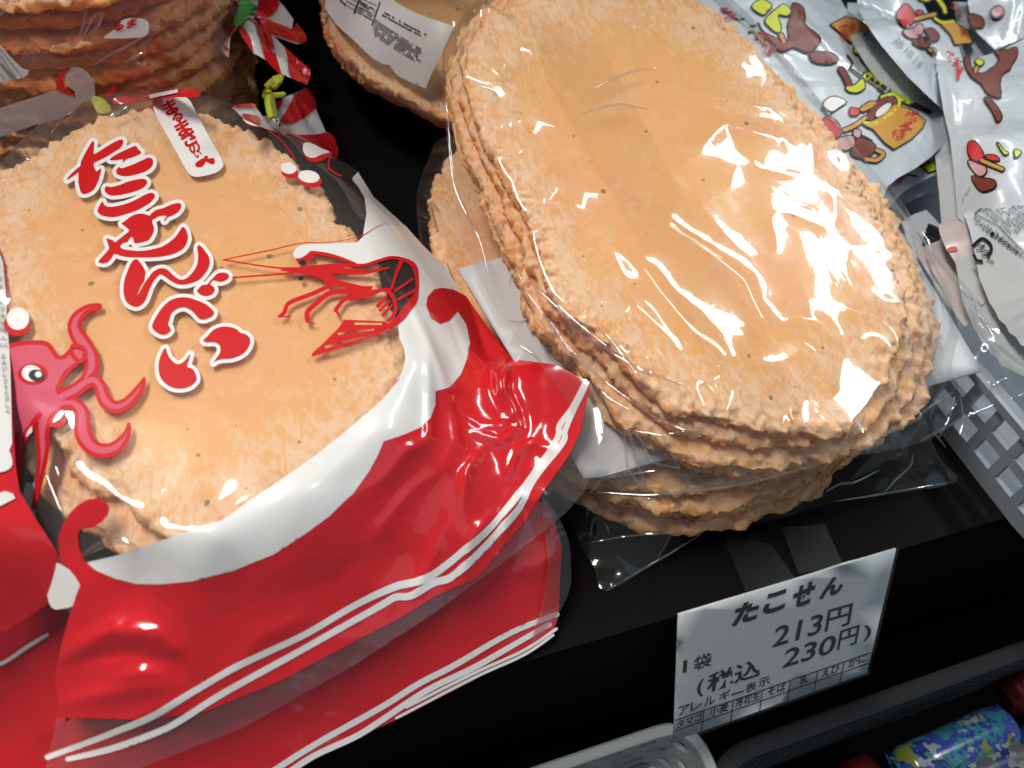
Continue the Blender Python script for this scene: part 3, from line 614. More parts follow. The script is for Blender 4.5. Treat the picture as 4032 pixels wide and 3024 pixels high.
S2 = [(2316, 1508, 12), (2293, 1557, 14), (2266, 1608, 18), (2228, 1696, 22), (2216, 1747, 24), (2105, 1885, 24), (2020, 2025, 26), (1800, 2252, 30), (1703, 2293, 30), (1616, 2344, 28), (1554, 2350, 28), (1500, 2380, 28), (1400, 2436, 26), (1139, 2582, 26), (886, 2721, 26), (696, 2841, 26), (601, 2886, 26), (443, 2943, 26), (272, 2987, 20)]
sheet('stripes', AF, [stroke(S1), stroke(S2)], WHITE, bagA, off=.0006, step=10)
# brush lettering on its white ground
ta = [cr(L1(p), 4) for p in (
    [(360, 130), (383, 135), (380, 220), (385, 285), (450, 250), (560, 180), (650, 130), (715, 105), (748, 120), (735, 175), (700, 215), (620, 265), (520, 325), (430, 370), (385, 395), (380, 420), (400, 480), (420, 500), (470, 465), (460, 540), (430, 630), (390, 710), (330, 760), (270, 780), (225, 765), (200, 690), (190, 620), (190, 520), (150, 540), (60, 600), (52, 590), (100, 530), (180, 460), (215, 430), (222, 380), (260, 300), (310, 210)],
    [(580, 355), (620, 315), (720, 260), (850, 200), (900, 185), (935, 225), (972, 265), (940, 290), (860, 325), (790, 345), (740, 390), (745, 350), (660, 360)],
    [(695, 445), (720, 462), (800, 440), (900, 400), (1000, 355), (1060, 330), (1105, 345), (1118, 385), (1100, 440), (1030, 495), (930, 530), (820, 555), (730, 555), (670, 530), (660, 490)],
    [(540, 685), (600, 695), (700, 670), (800, 630), (900, 605), (980, 593), (1030, 605), (1045, 640), (1010, 690), (950, 725), (850, 760), (720, 790), (620, 800), (560, 785), (520, 750), (518, 710)],
    [(490, 875), (510, 915), (560, 940), (650, 935), (780, 905), (900, 855), (1020, 790), (1090, 768), (1130, 780), (1138, 820), (1090, 880), (1000, 940), (900, 990), (780, 1030), (650, 1065), (560, 1065), (480, 1045), (430, 1005), (440, 950)],
    [(725, 1150), (760, 1125), (830, 1070), (900, 1035), (980, 1025), (1040, 1040), (1075, 1050), (1100, 1020), (1160, 980), (1250, 955), (1340, 915), (1420, 895), (1462, 905), (1465, 950), (1420, 1010), (1340, 1055), (1300, 1070), (1265, 1115), (1255, 1105), (1285, 1065), (1265, 1050), (1190, 1060), (1110, 1105), (1110, 1140), (1128, 1200), (1120, 1260), (1090, 1320), (1050, 1360), (980, 1380), (900, 1395), (880, 1370), (870, 1330), (850, 1315), (820, 1340), (800, 1375), (750, 1390), (710, 1430), (740, 1465), (820, 1480), (950, 1490), (1080, 1475), (1220, 1440), (1320, 1380), (1400, 1310), (1450, 1240), (1490, 1190), (1530, 1235), (1550, 1330), (1530, 1400), (1490, 1460), (1410, 1510), (1300, 1545), (1150, 1565), (980, 1570), (820, 1565), (720, 1550), (640, 1525), (600, 1580), (560, 1625), (500, 1643), (440, 1625), (480, 1570), (560, 1480), (570, 1440), (555, 1400), (540, 1335), (580, 1345), (625, 1360), (640, 1385), (700, 1340), (770, 1285), (820, 1240), (800, 1210), (770, 1180)])]
ta += [cr(L2(p), 4) for p in (
    [(580, 235), (610, 238), (640, 275), (680, 330), (708, 400), (700, 440), (690, 510), (650, 570), (620, 640), (610, 670), (625, 660), (690, 540), (740, 470), (790, 405), (850, 360), (910, 345), (960, 355), (1010, 390), (1060, 440), (1130, 485), (1200, 480), (1260, 435), (1320, 360), (1355, 280), (1362, 180), (1350, 90), (1375, 60), (1410, 85), (1460, 150), (1497, 210), (1505, 280), (1490, 340), (1440, 420), (1370, 490), (1280, 530), (1180, 550), (1100, 540), (1020, 500), (920, 430), (880, 430), (830, 480), (780, 560), (740, 660), (710, 740), (660, 800), (600, 825), (540, 815), (480, 775), (445, 700), (435, 600), (450, 480), (490, 370), (520, 300), (550, 255)],
    [(1080, 720), (1150, 710), (1220, 710), (1290, 725), (1360, 750), (1450, 790), (1520, 845), (1560, 895), (1540, 940), (1490, 965), (1430, 985), (1380, 975), (1340, 935), (1300, 890), (1240, 850), (1190, 832), (1130, 840), (1070, 870), (1030, 910), (1010, 970), (990, 1040), (1010, 1080), (1022, 1120), (990, 1155), (940, 1175), (880, 1165), (820, 1125), (790, 1080), (800, 1030), (840, 950), (890, 870), (950, 800), (1010, 750)],
    [(1555, 460), (1600, 415), (1660, 400), (1720, 410), (1745, 445), (1720, 485), (1650, 515), (1590, 505), (1555, 495), (1525, 520), (1515, 550), (1550, 575), (1568, 610), (1550, 655), (1500, 685), (1440, 690), (1385, 670), (1350, 630), (1375, 590), (1420, 555), (1475, 548), (1510, 505)],
    [(1425, 1245), (1480, 1190), (1550, 1115), (1630, 1080), (1710, 1070), (1790, 1085), (1850, 1110), (1890, 1150), (1950, 1165), (2000, 1210), (2010, 1260), (1985, 1330), (1930, 1400), (1850, 1445), (1760, 1470), (1660, 1475), (1590, 1495), (1550, 1520), (1600, 1450), (1635, 1390), (1635, 1320), (1600, 1280), (1540, 1265), (1470, 1268)])]
ta.append(cr(R4([(1030, 590), (1050, 640), (1085, 680), (1120, 690), (1160, 660), (1185, 625), (1175, 670), (1165, 705), (1200, 720), (1222, 760), (1220, 795), (1180, 830), (1120, 843), (1060, 830), (1010, 790), (990, 740), (990, 680), (1005, 630)]), 4))
sheet('lettering_outline', AF, [offset(p, 15) for p in ta], WHITEINK, bagA, off=.00025, step=12)
sheet('lettering', AF, ta, REDINK, bagA, off=.0004, step=12)
# name sticker
lab = cr(R1w([(950, 650), (962, 615), (1000, 603), (1140, 608), (1180, 630), (1215, 690), (1300, 850), (1385, 1005), (1380, 1050), (1335, 1082), (1240, 1104), (1195, 1097), (1160, 1062), (1080, 915), (980, 735)]), 4)
sheet('name_sticker', AF, lab, WHITEINK, bagA, off=.0003, step=14)
ink = Ink()
u = np.array([.49, .87])
for ch, c, hgt in (('ま', (1062, 672), 88), ('る', (1100, 728), 72), ('ま', (1140, 800), 96), ('さ', (1180, 868), 96), ('の', (1212, 925), 70), ('い', (1232, 965), 44)):
    c = R1w([c])[0]; h = hgt * .633; a = np.array([.87, -.49]) * h * .62
    ink.text(AF, ch, c - a * .8 + u * h * .5, c + a * .8 + u * h * .5, -u * h, .0005, bold=.035)
ink.poly(AF, stroke(R1w([(1300, 1005), (1325, 1000), (1322, 1018), (1275, 1000), (1225, 1030), (1255, 1032), (1285, 985)]), 13), .0005)
ink.build('sticker_lettering', REDINK, bagA)
# prawn drawing
pr = [stroke(SW(p)) if len(p[0]) == 3 else SW(p) for p in (
    [(85, 350, 12), (350, 295, 14), (600, 245, 14), (800, 195, 12), (950, 165, 9), (1150, 165, 8), (1350, 145, 8), (1550, 100, 10), (1650, 50, 8), (1720, 0, 6), (1850, -60, 4)],
    [(85, 350, 16), (300, 385, 17), (560, 425, 18), (780, 445, 22)], [(190, 543, 20), (450, 525, 20), (700, 505, 20), (850, 490, 26)],
    [(1000, 440, 50), (1300, 410, 40), (1600, 408, 32), (1750, 365, 32), (1900, 325, 36), (2050, 350, 42), (2150, 420, 60), (2180, 540, 46), (2180, 680, 42), (2150, 780, 76), (2070, 890, 90), (1990, 1000, 72), (1890, 1075, 60)],
    [(1050, 270, 40), (1200, 290, 40), (1350, 330, 36), (1520, 392, 24)], [(870, 340), (920, 332), (980, 300), (1035, 250), (1075, 320), (1000, 370), (960, 410), (900, 400)],
    [(695, 465), (780, 430), (1000, 430), (1300, 395), (1420, 400), (1400, 440), (1680, 470), (1720, 455), (1870, 425), (1895, 440), (1750, 485), (1600, 515), (1250, 500), (1330, 560), (1200, 590), (1100, 540), (1000, 515), (850, 490)],
    [(1180, 560), (1300, 560), (1500, 610), (1600, 635), (1715, 635), (1700, 675), (1880, 655), (1910, 690), (1800, 700), (1720, 740), (1560, 785), (1600, 725), (1420, 725), (1300, 700), (1420, 655), (1200, 612)],
    [(1270, 620, 44), (1050, 720, 48), (800, 820, 46), (750, 920, 44), (695, 965, 34)], [(690, 970, 20), (815, 965, 12)], [(1400, 690, 60), (1230, 715, 54), (1100, 820, 52), (1000, 915, 54), (1000, 1010, 56)], [(1000, 1015, 24), (1085, 1045, 10)],
    [(1580, 745, 50), (1420, 770, 46), (1340, 850, 46), (1305, 900, 46)], [(1305, 895, 40), (1342, 955, 22)], [(2010, 370, 50), (1960, 490, 36), (1905, 670, 26)], [(2130, 560, 28), (1950, 690, 26)], [(2160, 680, 34), (1980, 780, 26)],
    [(1850, 680, 40), (1920, 740, 42), (1955, 850, 40), (1940, 940, 38), (1880, 1010, 40)], [(1850, 750, 30), (1770, 850, 50)], [(1890, 800, 26), (1790, 900, 30)], [(1910, 850, 26), (1820, 950, 36)],
    [(1400, 1000), (1830, 1018), (1900, 1050), (1870, 1105), (1780, 1160), (1500, 1260), (1300, 1330), (1045, 1405), (1050, 1365), (1180, 1250), (1215, 1210), (1310, 1120), (1345, 1080)])]
sheet('prawn_print', AF, pr, REDINK, bagA, off=.0004, step=10, holes=[stroke(SW([(1520, 1045, 24), (1800, 1048, 20)])), stroke(SW([(1340, 1155, 24), (1720, 1110, 16)])), stroke(SW([(1200, 1300, 30), (1700, 1165, 16)])), SW([(1080, 320), (1250, 330), (1420, 385), (1100, 395), (1040, 400)])])
sheet('eye_print', AF, [ell(*SW([(945, 380)])[0], 13, 11), ell(*SW([(928, 553)])[0], 11, 10)], BLACKINK, bagA, off=.0005, step=8)
# octopus drawing
head = O1([(-150, 900), (0, 820), (150, 780), (300, 745), (500, 730), (650, 740), (730, 780), (800, 880), (850, 945), (930, 940), (1030, 840), (1080, 790), (1230, 840), (1250, 950), (1200, 1040), (1050, 1130), (950, 1230), (900, 1340), (860, 1440), (950, 1560), (900, 1750), (700, 1850), (560, 1950), (200, 2100), (-150, 2100)])
T = [([(1440, 222, 100), (1300, 245, 125), (1150, 350, 165), (1090, 470, 200), (1100, 580, 215), (1190, 730, 240), (1300, 890, 230), (1340, 1030, 220), (1320, 1150, 200), (1230, 1280, 130)], O1),
     ([(850, 1560, 220), (1100, 1430, 210), (1250, 1320, 205), (1370, 1290, 200), (1455, 1380, 190), (1490, 1500, 200), (1560, 1620, 205), (1690, 1680, 190), (1850, 1620, 175), (1980, 1480, 150), (2060, 1360, 110), (2095, 1270, 55)], O1),
     ([(850, 160, 190), (1060, 150, 190), (1180, 260, 220), (1200, 420, 235), (1210, 580, 250), (1290, 740, 245), (1430, 830, 225), (1590, 830, 205), (1720, 760, 185), (1820, 640, 140), (1870, 520, 85), (1872, 450, 55)], O2),
     ([(700, 200, 260), (640, 420, 230), (630, 600, 200), (640, 800, 185), (630, 1000, 150), (590, 1250, 120), (550, 1450, 90), (500, 1659, 60)], O2),
     ([(420, 300, 260), (350, 500, 190), (310, 800, 150), (290, 1000, 130), (260, 1300, 100), (230, 1520, 70)], O2), ([(180, 300, 200), (200, 700, 130), (190, 1200, 100), (170, 1400, 70)], O2)]
red_o, pink_o = [offset(cr(head, 3), 6)], [offset(cr(head, 3), -13)]
K6 = 600 / 2212.
for p, w_ in T:
    a = w_([(x, y) for x, y, _ in p]); ww = np.array([q[2] for q in p]) * K6
    red_o.append(stroke(np.column_stack([a, ww]))); pink_o.append(stroke(np.column_stack([a, np.maximum(ww - 32, 1.5)])))
gap = [O1([(1180, 1050), (1190, 1100), (1160, 1220), (1090, 1310), (980, 1370), (930, 1340), (940, 1270), (1000, 1200), (1090, 1110)]), O1([(1170, 1540), (1230, 1480), (1310, 1430), (1340, 1440), (1350, 1560), (1370, 1700), (1330, 1780), (1250, 1620)])]
sheet('octopus_print', AF, red_o, REDINK, bagA, off=.0003, step=10, holes=[cr(g, 3) for g in gap])
sheet('octopus_fill', AF, pink_o, PINK, bagA, off=.0004, step=10, holes=[offset(cr(g, 3), 14) for g in gap])
ringo = stroke(O1([(1060, 800), (1180, 810), (1240, 880), (1240, 970), (1170, 1020), (1090, 970), (1040, 890)]) , 18)
sheet('octopus_marks', AF, [ringo, ell(*O1([(490, 1205)])[0], 58, 42), stroke(O2([(590, 310), (500, 430), (420, 600), (380, 660)]), 20), stroke(O2([(800, 300), (730, 420), (860, 470), (950, 380)]), 22), stroke(O2([(290, 600), (270, 900), (240, 1200)]), 12)], REDINK, bagA, off=.0005, step=10)
sheet('octopus_eye', AF, [ell(*O1([(475, 1200)])[0], 39, 32, .2), cr(O2([(780, 440), (800, 360), (880, 270), (930, 265), (940, 310), (880, 390)]), 3), O2([(400, 640), (430, 540), (490, 470), (495, 560)])], WHITEINK, bagA, off=.0006, step=10)
sheet('octopus_pupil', AF, ell(*O1([(545, 1232)])[0], 31, 23, .1), BLACKINK, bagA, off=.0007, step=8)
sheet('octopus_glint', AF, ell(*O1([(572, 1222)])[0], 13, 12), WHITEINK, bagA, off=.0008, step=8)
# bubbles printed round the window
sheet('bubble_shade', AF, [ell(*O1([(255, 480)])[0], 52, 46), ell(*R1w([(1805, 1080)])[0], 34, 21, .2), ell(*R1w([(1932, 1126)])[0], 45, 28, .2), cr(R1w([(1885, 930), (1900, 985), (1950, 1015), (2010, 1000), (2065, 955), (2040, 950), (1960, 975)]), 3), cr(R1w([(1510, 745), (1545, 780), (1600, 797), (1645, 797), (1560, 770)]), 3),
      stroke(R1w([(1640, 800), (1740, 870), (1800, 940), (1835, 995)]), 5), stroke(R1w([(2060, 960), (2040, 1040), (2080, 1080), (2120, 1100)]), 7)], REDINK, bagA, off=.0003, step=10)
sheet('bubble_print', AF, [ell(*O1([(270, 400)])[0], 44, 44, .3), ell(*R1w([(1796, 1052)])[0], 31, 22, .2), ell(*R1w([(1922, 1104)])[0], 42, 24, .15), cr(R1w([(1885, 900), (1930, 895), (2000, 930), (2050, 952), (2000, 965), (1940, 990), (1890, 960)]), 3), cr(R1w([(1510, 740), (1560, 742), (1640, 790), (1600, 793), (1540, 775)]), 3)], WHITEINK, bagA, off=.0004, step=10)
# rolled, tied neck of the bag behind the cracker
neck = Field([(*(R1w([(a, b)])[0]), c) for a, b, c in [(560, 600, 56), (700, 700, 58), (900, 640, 58), (1250, 640, 57), (720, 600, 62), (950, 585, 64), (1100, 575, 65), (1225, 580, 63), (700, 560, 50), (950, 540, 50), (1240, 530, 50), (640, 660, 60)]], lam=1e-4)
sheet('rolled_neck', neck, stroke(R1w([(720, 628, 40), (820, 615, 50), (950, 598, 50), (1100, 580, 52), (1215, 583, 48)])), RED, bagA, step=8)
sheet('neck_stripe', neck, R1w([(930, 600), (1110, 563), (1112, 585), (940, 622)]), WHITE, bagA, off=.0006, step=8)
TIE_Y = pbr('yellow_twist_tie', (.42, .44, .03), .6, bump=.3, bscale=1500); TIE_G = pbr('green_twist_tie', (.03, .20, .03), .6, bump=.3, bscale=1500)
sheet('twist_tie', neck, cr(R1w([(580, 620), (640, 620), (690, 670), (680, 705), (610, 712)]), 3), TIE_Y, bagA, off=.001, step=8)
# ------------------------------------------------------------------ second red bag, underneath
B_CTRL = [(2000, 1980, 33), (2149, 1981, 30), (2212, 2153, 20), (2201, 2397, 7), (1500, 2300, 27), (1000, 2560, 25), (600, 2780, 23), (1645, 2700, 6), (1300, 2870, 6), (1070, 3024, 6), (1140, 2830, 12), (2006, 2500, 7), (1862, 2680, 2), (2168, 2510, 4), (300, 2950, 18), (400, 3060, 14), (1300, 2960, 3), (1800, 2300, 22), (1900, 2450, 12), (100, 3060, 18)]
def ripB(x, y): return .0004 * noise2(x, y, .022, 41) + .0002 * noise2(x, y, .008, 42)
BF = Field(B_CTRL, ripple=[ripB], lam=2e-4, creases=[(np.array([(2195, 2170), (2130, 2230), (2050, 2260)], float), .0016, .0025), (np.array([(1990, 2160), (2080, 2120), (2140, 2090)], float), -.0012, .0025)])
bagB = empty('printed_bag', (.02, .12, 0), 'dark red bag edge with two white stripes, squashed underneath the lettered bag', 'snack bag', 'red and white cracker bags')
B_RED = np.array([(1990, 1960), (2149, 1981), (2185, 2058), (2212, 2153), (2205, 2262), (2201, 2397), (2195, 2440), (2165, 2512), (2140, 2535), (1862, 2680), (1600, 2815), (1300, 2955), (1100, 3045), (700, 3200), (-60, 3200), (60, 2950), (300, 2820), (600, 2700), (1000, 2500), (1500, 2230)], float)
sheet('red_print', BF, B_RED, RED, bagB, step=14)
sheet('stripes', BF, [stroke([(2190, 2418, 22), (2006, 2492, 22), (1789, 2617, 24), (1645, 2692, 24), (1500, 2783, 24), (1230, 2935, 24), (1050, 3050, 24)]), stroke([(2160, 2458, 20), (2024, 2536, 22), (1862, 2628, 24), (1681, 2716, 24), (1500, 2835, 24), (1400, 2898, 24), (1234, 2975, 24), (1120, 3050, 24)]),
      stroke([(2188, 2476, 12), (2060, 2560, 12), (1862, 2650, 12), (1600, 2782, 12)]), stroke([(2176, 2500, 10), (2060, 2578, 11), (1862, 2668, 11), (1560, 2825, 11)])], WHITE, bagB, off=.0004, step=12)
sheet('film_edge', BF, cr(np.array([(2130, 1960), (2225, 2100), (2243, 2250), (2238, 2310), (2216, 2370), (2169, 2445), (2090, 2525), (2120, 2400), (2150, 2200)], float), 4), film('pink_film', tint=(.8, .5, .5), haze=.06), bagB, off=.0012, step=14)

# third red bag at the left edge of the frame, with printed small type
C_CTRL = [(*(np.array(p[:2]) * PS), p[2]) for p in [(-90, 500, 62), (-10, 560, 64), (18, 600, 64), (30, 800, 64), (45, 1000, 63), (60, 1080, 60), (110, 1180, 54), (160, 1250, 46), (100, 1330, 40), (0, 1380, 38), (-80, 1420, 38), (-60, 1000, 66), (0, 1150, 60), (0, 800, 66), (-90, 700, 64)]]
def ripC(x, y): return .0005 * noise2(x, y, .015, 51)
CF = Field(C_CTRL, ripple=[ripC], lam=2e-4)
bagC = empty('printed_bag', (-.08, .12, .03), 'red bag cut by the left frame edge, strip of small grey type showing', 'snack bag', 'red and white cracker bags')
C_OUT = P([(-90, 480), (-5, 520), (10, 570), (18, 640), (24, 800), (28, 900), (33, 1000), (42, 1060), (70, 1110), (110, 1170), (140, 1225), (152, 1250), (110, 1300), (50, 1340), (-90, 1430)])
sheet('red_print', CF, C_OUT, RED, bagC, step=14)
sheet('white_print', CF, [P([(-90, 470), (-8, 525), (8, 570), (14, 640), (20, 760), (24, 880), (26, 960), (10, 1000), (-10, 985), (-90, 960)]), cr(P([(-30, 985), (10, 970), (24, 985), (25, 1010), (0, 1022), (-30, 1020)]), 3), P([(-20, 1075), (10, 1062), (28, 1068), (32, 1078), (0, 1095), (-20, 1100)])], WHITE, bagC, off=.0005, step=12)
ink = Ink(); rnd = random.Random(3)
for row, (a, b) in enumerate([((2, 600), (14, 760)), ((-8, 590), (4, 760)), ((6, 770), (18, 900))]):
    a = np.array(a) * PS; b = np.array(b) * PS
    for k, ch in enumerate('のおいしさをたのしく'):
        c = a + (b - a) * (k + .5) / 10; ink.text(CF, ch, c + (-7, 9), c + (8, 6), (-2, -18), .0008)
ink.build('small_type', DIMINK, bagC)
# bag under it
G_CTRL = [(*(np.array(p[:2]) * PS), p[2]) for p in [(-90, 1380, 34), (0, 1330, 34), (120, 1290, 34), (180, 1310, 33), (150, 1450, 22), (120, 1600, 12), (90, 1680, 6), (-90, 1560, 10), (0, 1600, 8), (-90, 1690, 3), (60, 1450, 22)]]
GF = Field(G_CTRL, ripple=[ripC], lam=2e-4)
bagG = empty('printed_bag', (-.07, .1, 0), 'dark red bag in shade at lower left corner, one pale stripe pair', 'snack bag', 'red and white cracker bags')
sheet('red_print', GF, P([(-90, 1370), (0, 1325), (110, 1280), (185, 1290), (175, 1400), (150, 1500), (130, 1620), (110, 1690), (-90, 1690)]), RED, bagG, step=16)
sheet('stripes', GF, [stroke(W(0, 2400, 800, [(-100, 620, 40), (60, 560, 40), (300, 400, 44), (520, 270, 40)]))], WHITE, bagG, off=.0004, step=12)

# ------------------------------------------------------------------ bags at the back left
D_NAMES = ['first', 'second', 'third', 'fourth', 'fifth', 'sixth', 'seventh', 'eighth', 'ninth', 'tenth', 'eleventh', 'twelfth', 'last']
def stackpl(z, sl=0.0): return Plane((0, .4, z), (0, -sl, 1))
dcx, dcy = at(*(P([(215, 60)])[0]), .06)[:2]; dcx -= .012; dcy += .040
for k in range(13):
    z = .100 - k * .0078
    w = np.array([(dcx + .003 * math.sin(k * 2.1) + .070 * math.cos(a), dcy + .002 * math.cos(k * 3.) + .078 * math.sin(a), z) for a in np.linspace(0, 2 * math.pi, 50, endpoint=False)])
    cracker(stackpl(z), None, 200 + k * 3, D_NAMES[k] + ' cracker down in the shaded stack at the top left, seen edge on', 'crackers in the back left bag', t=.0066, nseg=420, world_pts=w, wob=1.2)
DF = Plane((dcx, dcy - .0835, .06), (.05, -.96, .22))
bagD = empty('printed_bag', (-.05, .36, 0), 'printed bag in shade at top left, pale band along its front', 'snack bag', 'red and white cracker bags')
D_OUT = P([(-60, -40), (330, -40), (440, -30), (470, 20), (490, 90), (505, 160), (500, 215), (430, 215), (330, 200), (210, 235), (120, 280), (-60, 330)])
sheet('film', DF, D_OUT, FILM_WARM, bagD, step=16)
folds('fold_creases', DF, [([(182, 78), (190, 55), (205, 32), (218, 28), (218, 42), (205, 62), (184, 82)], .0022), ([(202, 0), (206, 10), (212, 14)], .003), [(198, 142), (250, 112), (300, 85), (345, 55)], ([(267, 135), (290, 125), (310, 112)], .0018), [(290, 122), (298, 136), (314, 138)], [(168, 92), (180, 50), (190, 10)]], FOLD, bagD, w=.0014)
D5 = lambda p: W(0, 0, 700, p)
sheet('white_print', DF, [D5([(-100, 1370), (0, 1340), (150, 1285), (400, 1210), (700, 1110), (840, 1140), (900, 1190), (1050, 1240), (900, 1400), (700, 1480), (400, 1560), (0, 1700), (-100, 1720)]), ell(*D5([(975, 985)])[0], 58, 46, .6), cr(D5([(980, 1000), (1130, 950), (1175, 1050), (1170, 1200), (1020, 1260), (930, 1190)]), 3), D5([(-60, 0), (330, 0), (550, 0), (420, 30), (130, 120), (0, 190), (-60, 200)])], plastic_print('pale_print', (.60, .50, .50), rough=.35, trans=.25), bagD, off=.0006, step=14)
sheet('name_sticker', DF, cr(D5([(1290, 460), (1400, 370), (1480, 270), (1580, 220), (1700, 215), (1800, 230), (1850, 290), (1840, 400), (1780, 450), (1600, 465), (1450, 468)]), 3), WHITEINK, bagD, off=.0010, step=12)
sheet('red_print', DF, [cr(D5([(880, 850), (800, 860), (720, 920), (695, 1020), (720, 1120), (800, 1150), (930, 1195), (930, 1170), (850, 1110), (800, 1050), (790, 960), (830, 890)]), 3), D5([(220, 0), (305, 0), (290, 60), (230, 80)]), cr(D5([(1300, 1190), (1350, 1110), (1440, 1060), (1400, 1180), (1320, 1220)]), 3)], RED, bagD, off=.0008, step=14)
ink = Ink()
for ch, c in (('る', (1480, 360)), ('ま', (1635, 320))):
    c = D5([c])[0]; ink.text(DF, ch, c + (-20, 10), c + (20, -6), (-8, -32) if ch == 'る' else (4, -34), .0014, bold=.04)
ink.build('sticker_lettering', REDINK, bagD)
sheet('ingredients_label', DF, D5([(-60, 520), (20, 560), (130, 700), (280, 840), (355, 860), (350, 920), (280, 960), (0, 1010), (-60, 1020)]), PAPER, bagD, off=.0008, step=14)
ink = Ink()
for a, b in (((0, 590), (270, 940)), ((-20, 640), (200, 960)), ((-40, 860), (60, 970))): ink.line(DF, D5([a])[0], D5([b])[0], 4, .0012)
for k in range(5): ink.poly(DF, D5([(10 + k * 35, 760 + k * 38), (60 + k * 35, 800 + k * 38), (40 + k * 35, 850 + k * 34), (0 + k * 32, 800 + k * 38)]), .0012)
ink.build('label_print', GREYINK, bagD)

# tied bag necks, candy striped
K = lambda p: W(700, 0, 700, p)
def neck_bag(name, label, ctrl, base, reds, ties, tmat, loc, ripseed):
    F = Field([(*(K([(a, b)])[0]), c) for a, b, c in ctrl], lam=2e-4, ripple=[lambda x, y: .0008 * noise2(x, y, .010, ripseed) + .0005 * noise2(x, y, .005, ripseed + 1)])
    o = empty(name, loc, label, 'bag neck', 'tied striped bag necks')
    sheet('white_film', F, [K(b) for b in base], WHITE, o, step=12)
    sheet('red_stripes', F, [cr(K(r), 2) for r in reds], RED, o, off=.0005, step=12)
    for t in ties: 
        s = sheet('twist_tie', F, stroke(K([p[:2] for p in t[0]]), t[1] * .3165), tmat, o, off=.0035, step=8)
        md = s.modifiers.new('wire', 'SOLIDIFY'); md.thickness = .002
    return o
neck_bag('tied_neck', 'red striped bag neck tied in green, farther back beside a stack',
    [(780, 280, 62), (830, 0, 70), (500, 100, 55), (250, 200, 48), (250, 560, 45), (600, 700, 40), (650, 400, 55), (1000, 150, 58), (1300, 100, 46), (1430, 350, 40), (1600, 480, 34), (1250, 450, 45), (1000, 300, 55), (1100, 600, 50), (1300, 700, 46), (1620, 900, 30), (1600, 1040, 26), (1300, 920, 32), (950, 660, 40), (800, 500, 46)],
    [[(780, 300), (830, 250), (960, 260), (1150, 400), (1320, 580), (1500, 740), (1620, 840), (1650, 900), (1610, 1050), (1480, 1010), (1300, 920), (1100, 750), (940, 660), (860, 520)],
     [(850, 230), (870, 0), (1250, 0), (1330, 90), (1440, 240), (1420, 360), (1600, 460), (1560, 540), (1490, 550), (1250, 470), (1080, 390), (900, 270)],
     [(760, 300), (740, 100), (650, -20), (550, 30), (370, 50), (230, 150), (230, 220), (340, 340), (280, 410), (200, 560), (240, 590), (420, 520), (630, 720), (660, 450)]],
    [[(960, 270), (1150, 420), (1190, 600), (1290, 940), (1250, 920), (1080, 740), (1030, 540)], [(1320, 585), (1500, 745), (1620, 845), (1648, 890), (1615, 1045), (1400, 975), (1360, 780), (1340, 640)], [(790, 300), (860, 400), (910, 500), (930, 660), (860, 560), (770, 400)],
     [(870, 222), (1100, 240), (1420, 370), (1460, 290), (1590, 450), (1550, 545), (1300, 470), (1050, 380), (930, 270)], [(1010, 0), (1240, 0), (1230, 130), (1110, 230), (1000, 200)],
     [(370, 60), (540, 40), (620, 150), (480, 230), (430, 120)], [(280, 410), (480, 280), (600, 290), (720, 180), (755, 240), (700, 380), (640, 470), (560, 380), (380, 380), (300, 440)], [(560, 560), (640, 620), (610, 640)], [(640, 60), (780, 20), (780, 120), (690, 60)]],
    [([(835, -40), (842, 120), (790, 300)], 75)], TIE_G, (.09, .4, .05), 81)
neck_bag('tied_neck', 'red striped bag neck tied in yellow, just behind the lettered bag',
    [(1100, 1480, 44), (720, 1330, 42), (930, 1300, 40), (1050, 1420, 48), (1080, 1180, 62), (1280, 1000, 60), (1300, 1220, 46), (1520, 1130, 36), (1640, 1110, 30), (1720, 1360, 28), (1840, 1640, 24), (1500, 1400, 42), (1400, 1560, 44), (1200, 1560, 44), (1950, 1900, 18), (1400, 1900, 34), (850, 1500, 44), (700, 1560, 40)],
    [[(680, 1340), (720, 1310), (930, 1290), (1010, 1380), (1060, 1450), (1150, 1420), (1300, 1220), (1520, 1130), (1630, 1110), (1720, 1360), (1840, 1640), (1940, 1700), (2000, 1850), (1960, 1980), (1700, 1900), (1400, 1700), (1060, 1590), (820, 1480)]],
    [[(1420, 1230), (1540, 1120), (1630, 1112), (1715, 1355), (1430, 1530), (1270, 1510), (1350, 1380)], [(1190, 1320), (1300, 1220), (1300, 1290), (1210, 1440), (1140, 1470)], [(720, 1320), (920, 1295), (960, 1340), (800, 1345), (690, 1360)], [(780, 1430), (980, 1450), (1020, 1560), (860, 1500)],
     [(1130, 1560), (1300, 1650), (1700, 1680), (1860, 1650), (1960, 1760), (1980, 1960), (1880, 1930), (1500, 1740), (1280, 1680)]],
    [([(1110, 1480), (1075, 1330), (1080, 1200), (1160, 1110), (1270, 1010)], 72), ([(1110, 1235), (1190, 1200), (1300, 1165)], 55)], TIE_Y, (.04, .29, .04), 83)

